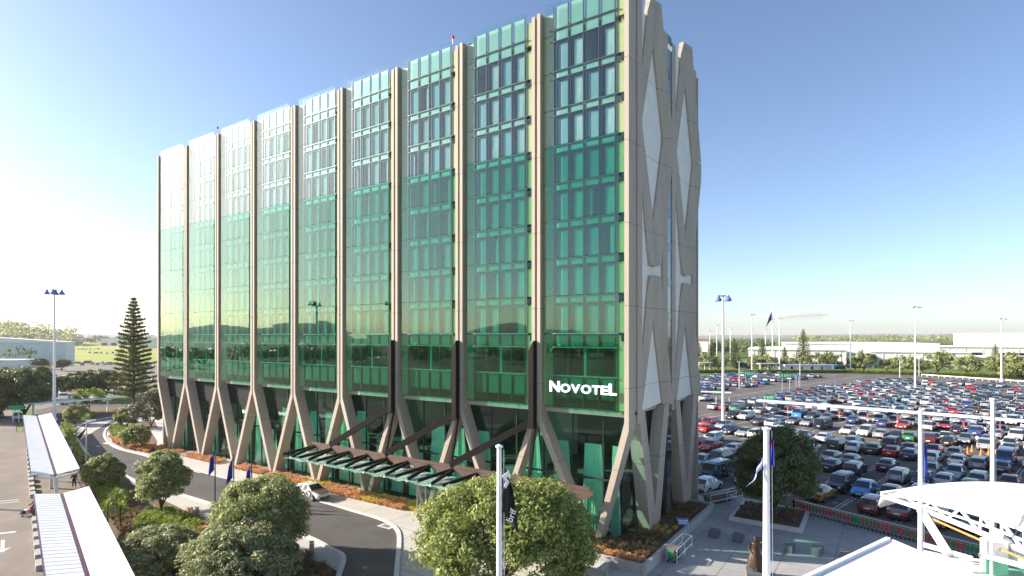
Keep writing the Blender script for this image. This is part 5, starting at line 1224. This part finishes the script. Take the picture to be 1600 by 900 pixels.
# ------------------------------------------------------------------ airport roofs at the lower right
def zpt(px, py, z): return G(px, py, z)
top_, near_ = [], []
for px, py, z in ((1378, 771, 5.9), (1410, 763.5, 6.3), (1440, 758.5, 6.7), (1470, 755, 7.05), (1500, 753, 7.3), (1530, 752.5, 7.5), (1560, 753, 7.6), (1600, 756, 7.7), (1650, 762, 7.7), (1720, 775, 7.6)): top_.append(zpt(px, py, z))
for px, py, z in ((1376, 772, 5.8), (1415, 776, 5.8), (1455, 784, 5.8), (1500, 795, 5.8), (1535, 805, 5.8), (1565, 815, 5.8), (1600, 828, 5.8), (1640, 845, 5.8), (1690, 868, 5.8), (1760, 900, 5.8)): near_.append(zpt(px, py, z))
cr = thing("curved_roof", "curved white airport canopy roof on a white truss at the lower right", "canopy", (0, 0, 0))
mb = MB(); m_ = 6; vs = []
for a_, b_ in zip(near_, top_):
    far_ = b_+(b_-a_).normalized()*(b_-a_).length*.08+Vector((.5, 1.2, -1.1))
    for i in range(m_+1):
        t_ = i/m_; q = a_.lerp(b_, t_); q.z += .04*math.sin(t_*math.pi)*(b_-a_).length; vs.append(q)
    vs.append(far_)
w_ = m_+2; nn_ = len(near_)
fs = [(j*w_+i, j*w_+i+1, (j+1)*w_+i+1, (j+1)*w_+i) for j in range(nn_-1) for i in range(w_-1)]
o = mb.add(vs, fs).build("roof_shell", "roof_white", cr, smooth=True); so = o.modifiers.new("thickness", 'SOLIDIFY'); so.thickness = .22
low_ = [near_[0]+Vector((.1, -.1, -.1))]+[zpt(px, py, z) for px, py, z in ((1440, 795, 5.2), (1480, 811, 5.), (1530, 831, 4.85), (1565, 846, 4.8), (1600, 861, 4.8), (1660, 888, 4.8), (1720, 915, 4.8))]
for i in range(nn_-1): MB().bar(near_[i], near_[i+1], .2, .2).build("truss_chord", "white_metal", cr)
for i in range(len(low_)-1): MB().bar(low_[i], low_[i+1], .24, .24).build("truss_chord", "white_metal", cr)
mid_ = [near_[i].lerp(low_[min(i, len(low_)-1)], .5) for i in range(1, 8)]
for i in range(len(mid_)-1): MB().bar(mid_[i], mid_[i+1], .12, .12).build("truss_chord", "white_metal", cr)
for i in range(1, len(low_)-1):
    MB().bar(low_[i], near_[i+1], .13, .13).build("truss_web", "white_metal", cr); MB().bar(low_[i], near_[i], .13, .13).build("truss_web", "white_metal", cr)
MB().bar(zpt(1438, 796, 5.2), zpt(1482, 866, 3.4), .34, .34).build("strut", "white_metal", cr)
MB().tube(low_[1]+Vector((0, 0, -.35)), low_[-1]+Vector((0, 0, -.35)), .06, n=8).build("pipe", "orange_paint", cr)
q = zpt(1556, 900, 3.0); MB().box(q.x-.55, q.x+.35, q.y-.4, q.y+.4, -.1, 5.0).build("pylon", "white_metal", cr)
MB().bar(zpt(1555, 836, 5), zpt(1625, 905, 3.4), .5, .6).build("strut", "white_metal", cr)
fr_ = thing("flat_roof", "flat white roof panel with a folded edge at the bottom right", "roof", (0, 0, 0))
A_ = zpt(1388, 843, 5); B_ = A_+(zpt(1268, 900, 5)-A_)*2.2; C_ = A_+(zpt(1522, 900, 5)-A_)*2.0; D_ = B_+(C_-A_)*1.0
MB().slab([A_, C_, D_, B_], .3).build("roof_panel", "roof_white", fr_)
e_ = (B_-A_).normalized(); MB().bar(A_+Vector((0, 0, .06)), B_+Vector((0, 0, .06)), .22, .14).build("edge_trim", "white_metal", fr_); MB().bar(A_+(C_-A_).normalized()*.3+Vector((0, 0, .05)), C_+Vector((0, 0, .05)), .1, .1).build("edge_trim", "white_metal", fr_)
for p in (A_.lerp(D_, .12), A_.lerp(D_, .6)): MB().tube((p.x, p.y, 0), (p.x, p.y, 4.7), .15, n=10).build("post", "white_metal", fr_)
fb = thing("footbridge", "white railed link walkway with glass side between the two white roofs", "walkway", (0, 0, 0))
pa, pb, pc, pd = zpt(1438, 858, 3.2), zpt(1660, 905, 3.2), zpt(1640, 930, 3.2), zpt(1430, 872, 3.2)
MB().slab([pa, pb, pc, pd], .25).build("deck", "kerb_concrete", fb)
MB().bar(zpt(1440, 850, 3.6), zpt(1520, 873, 3.4), .2, .24).bar(zpt(1500, 872, 3.5), zpt(1545, 877, 3.5), .12, .12).build("edge_beam", "white_metal", fb)
MB().bar(zpt(1530, 866, 4.2), zpt(1680, 905, 4.2), .3, .2).build("top_beam", "white_metal", fb)
ga, gb = zpt(1532, 868, 4.1), zpt(1680, 907, 4.1); MB().add([ga, gb, gb-Vector((0, 0, 1)), ga-Vector((0, 0, 1)), ga+Vector((.02, .02, 0)), gb+Vector((.02, .02, 0)), gb+Vector((.02, .02, -1)), ga+Vector((.02, .02, -1))], [(0, 1, 2, 3), (7, 6, 5, 4), (0, 4, 5, 1), (2, 6, 7, 3)]).build("glass_pane", "glass_lobby", fb)
for p in (pa.lerp(pd, .5), pb.lerp(pc, .5)): MB().tube((p.x, p.y, 0), (p.x, p.y, 3.0), .18, n=10).build("post", "white_metal", fb)
# ------------------------------------------------------------------ far buildings
def shed(label, px0, px1, Y, ytop, depth, wall, roof, rise=0., name="warehouse", cat="warehouse", doors=0, ribs=0, yaw=None, group=None):
    yaw = (-.42 if px0 > 1000 and name != "kiosk" else 0) if yaw is None else yaw
    x0, x1 = (px0-800)/FPX*Y, (px1-800)/FPX*Y; zt = HC+(HZ-ytop)*Y/FPX; w = x1-x0
    t = thing(name, label, cat, ((x0+x1)/2, Y, 0), yaw, group)
    MB().box(-w/2, w/2, 0, depth, -.1, zt).build("wall", wall, t)
    rf = MB().prism([(-w/2-.4, zt+.02), (w/2+.4, zt+.02), (w/2+.4, zt+.5), (0, zt+.5+rise), (-w/2-.4, zt+.5)], -.5, depth+.5, 'y').build("roof", roof, t)
    for i in range(ribs): MB().box(-w/2+(i+.5)*w/ribs-.12, -w/2+(i+.5)*w/ribs+.12, -.14, -.005, .2, zt-.1).build("wall_rib", wall, t)
    for i in range(doors):
        c = -w/2+(i+.5)*w/doors; MB().box(c-w/doors*.28, c+w/doors*.28, -.12, -.01, 0, min(4.5, zt*.6)).build("door", "shed_dark", t)
    return t
shed("big pale blue grey ribbed warehouse with white roof at the far left", -160, 103, 345, 535.5, 7, "warehouse_wall", "far_roof", 3.2, ribs=12)
shed("small white flat building in front of the grey warehouse", -60, 23, 290, 564, 14, "far_wall", "far_roof")
shed("white shed beyond the yellow field behind the norfolk pine", 156, 200, 960, 529, 40, "far_roof", "far_roof", .6, doors=3)
shed("pale building between the pine and the hotel far left", 222, 262, 760, 528.5, 30, "warehouse_wall", "far_roof", .5)
shed("long low white airport shed with a bluish roof front right of the hotel", 1175, 1312, 300, 547, 60, "far_wall", "far_roof", .6, doors=0, ribs=9)
shed("long white airport hall behind the low sheds", 1237, 1445, 380, 537.5, 70, "far_wall", "far_roof", .4, ribs=10)
shed("cream hall with a dark loading bay beside the lone light tower", 1310, 1362, 296, 553, 40, "far_wall", "far_roof", .3, doors=1)
shed("broad white hall in the middle right behind the bushy trees", 1362, 1500, 320, 551, 60, "far_wall", "far_roof", .5, ribs=8)
shed("white stepped terminal wing behind the rightmost trees", 1440, 1660, 400, 543, 50, "far_wall", "far_roof", .3, ribs=10, doors=4)
shed("tall white hangar block at the right edge", 1546, 1700, 420, 521.5, 60, "far_roof", "far_roof", .2, ribs=9)
shed("low cream building with shaded windows at the right edge", 1530, 1680, 310, 560, 30, "far_wall", "far_roof", .2, doors=6)
shed("tiny red and white building by the hotel edge far right of it", 1084, 1106, 420, 532, 20, "far_wall", "trolley_red", .4, doors=2)
kk = shed("white ticket kiosk with red doors at the far side of the car park", 1227, 1308, 262, 571.5, 7, "far_roof", "warehouse_wall", .1, "kiosk", "kiosk")
w = (1308-1227)/FPX*262
for i in range(5): MB().box(-w/2+2.5+i*4.6, -w/2+3.6+i*4.6, -.08, -.005, .2, 2.2).build("door", "trolley_red" if i % 2 else "shed_dark", kk)
for px0, px1, Y, zt, lab in ((1184, 1216, 262, 3.4, "white toll plaza roof on posts left of the kiosk"), (1090, 1112, 262, 3.8, "white shelter roof near the hotel edge at the car park back")):
    x0, x1 = (px0-800)/FPX*Y, (px1-800)/FPX*Y; t = thing("toll_shelter", lab, "shelter", ((x0+x1)/2, Y, 0), .1, "shelters at the car park back edge"); w = x1-x0
    MB().box(-w/2, w/2, -1.5, 1.5, zt, zt+.35).build("roof", "roof_white", t)
    for x in (-w*.4, 0, w*.4): MB().box(x-.15, x+.15, -.15, .15, 0, zt).build("post", "white_metal", t)
for px, Y, lab, ln in ((1310, 258, "blue bus parked beside the white kiosk", 5.5), (1160, 285, "blue and white coach behind the first trees right of the hotel", 9)):
    t = thing("bus", lab, "bus", ((px-800)/FPX*Y, Y, 0), .05, "buses behind the car park")
    MB().box(-ln/2, ln/2, -1.2, 1.2, .45, 3.1).build("body", "bus_blue", t); MB().box(-ln/2+.3, ln/2-.2, -1.22, -1.201, 1.5, 2.6).build("window", "car_glass", t)
    for x in (-ln*.3, ln*.3): MB().tube((x, -1.25, .5), (x, 1.25, .5), .48, n=12).build("wheel", "tyre", t)
br = thing("guard_rail", "low white barrier line along the back of the car park", "barrier", (0, 0, 0))
a, b = G(1440, 588), G(1640, 602)
MB().bar(a+Vector((0, 0, .8)), b+Vector((0, 0, .8)), .15, .3).build("rail", "white_metal", br)
for i in range(20): p = a.lerp(b, i/19); MB().box(p.x-.08, p.x+.08, p.y-.08, p.y+.08, 0, .7).build("post", "white_metal", br)

# ------------------------------------------------------------------ a thin cloud low over the far hills
cm_ = bpy.data.materials.new("cloud"); cm_.use_nodes = True; n_, l_ = nt(cm_); n_.remove(n_["Principled BSDF"])
pv = n_.new("ShaderNodeVolumePrincipled"); pv.inputs["Color"].default_value = (1, 1, 1, 1); pv.inputs["Density"].default_value = .0026; pv.inputs["Anisotropy"].default_value = .1
l_.new(pv.outputs[0], n_["Material Output"].inputs["Volume"])
MATS["cloud"] = cm_
bm = bmesh.new(); bmesh.ops.create_icosphere(bm, subdivisions=5, radius=1)
from mathutils import noise as mnoise
for v in bm.verts:
    d = v.co.copy(); k = 1+.55*mnoise.noise(d*1.7+Vector((3, 1, 0)))+.3*mnoise.noise(d*4.3)+.14*mnoise.noise(d*9)
    v.co = Vector((d.x*730*(1+.25*k), d.y*260*k, d.z*72*k*(.55+.45*d.x)-d.x*-40))
me = bpy.data.meshes.new("cloud"); bm.to_mesh(me); bm.free(); me.materials.append(cm_)
o = link(me, "cloud", None, ((1236-800)/FPX*12500, 12500, HC+32*12500/FPX)); o["kind"] = "structure"
# ------------------------------------------------------------------ air
hz = bpy.data.materials.new("haze"); hz.use_nodes = True; n_, l_ = nt(hz); n_.remove(n_["Principled BSDF"])
pv = n_.new("ShaderNodeVolumePrincipled"); pv.inputs["Color"].default_value = (1, .97, .94, 1); pv.inputs["Density"].default_value = .0001; pv.inputs["Anisotropy"].default_value = .25
l_.new(pv.outputs[0], n_["Material Output"].inputs["Volume"])
MATS["haze"] = hz
o = MB().box(-9300, 9300, -9300, 9300, -1.3, 90).build("haze", "haze"); o["kind"] = "stuff"; o["label"] = "thin pale air over the whole place"
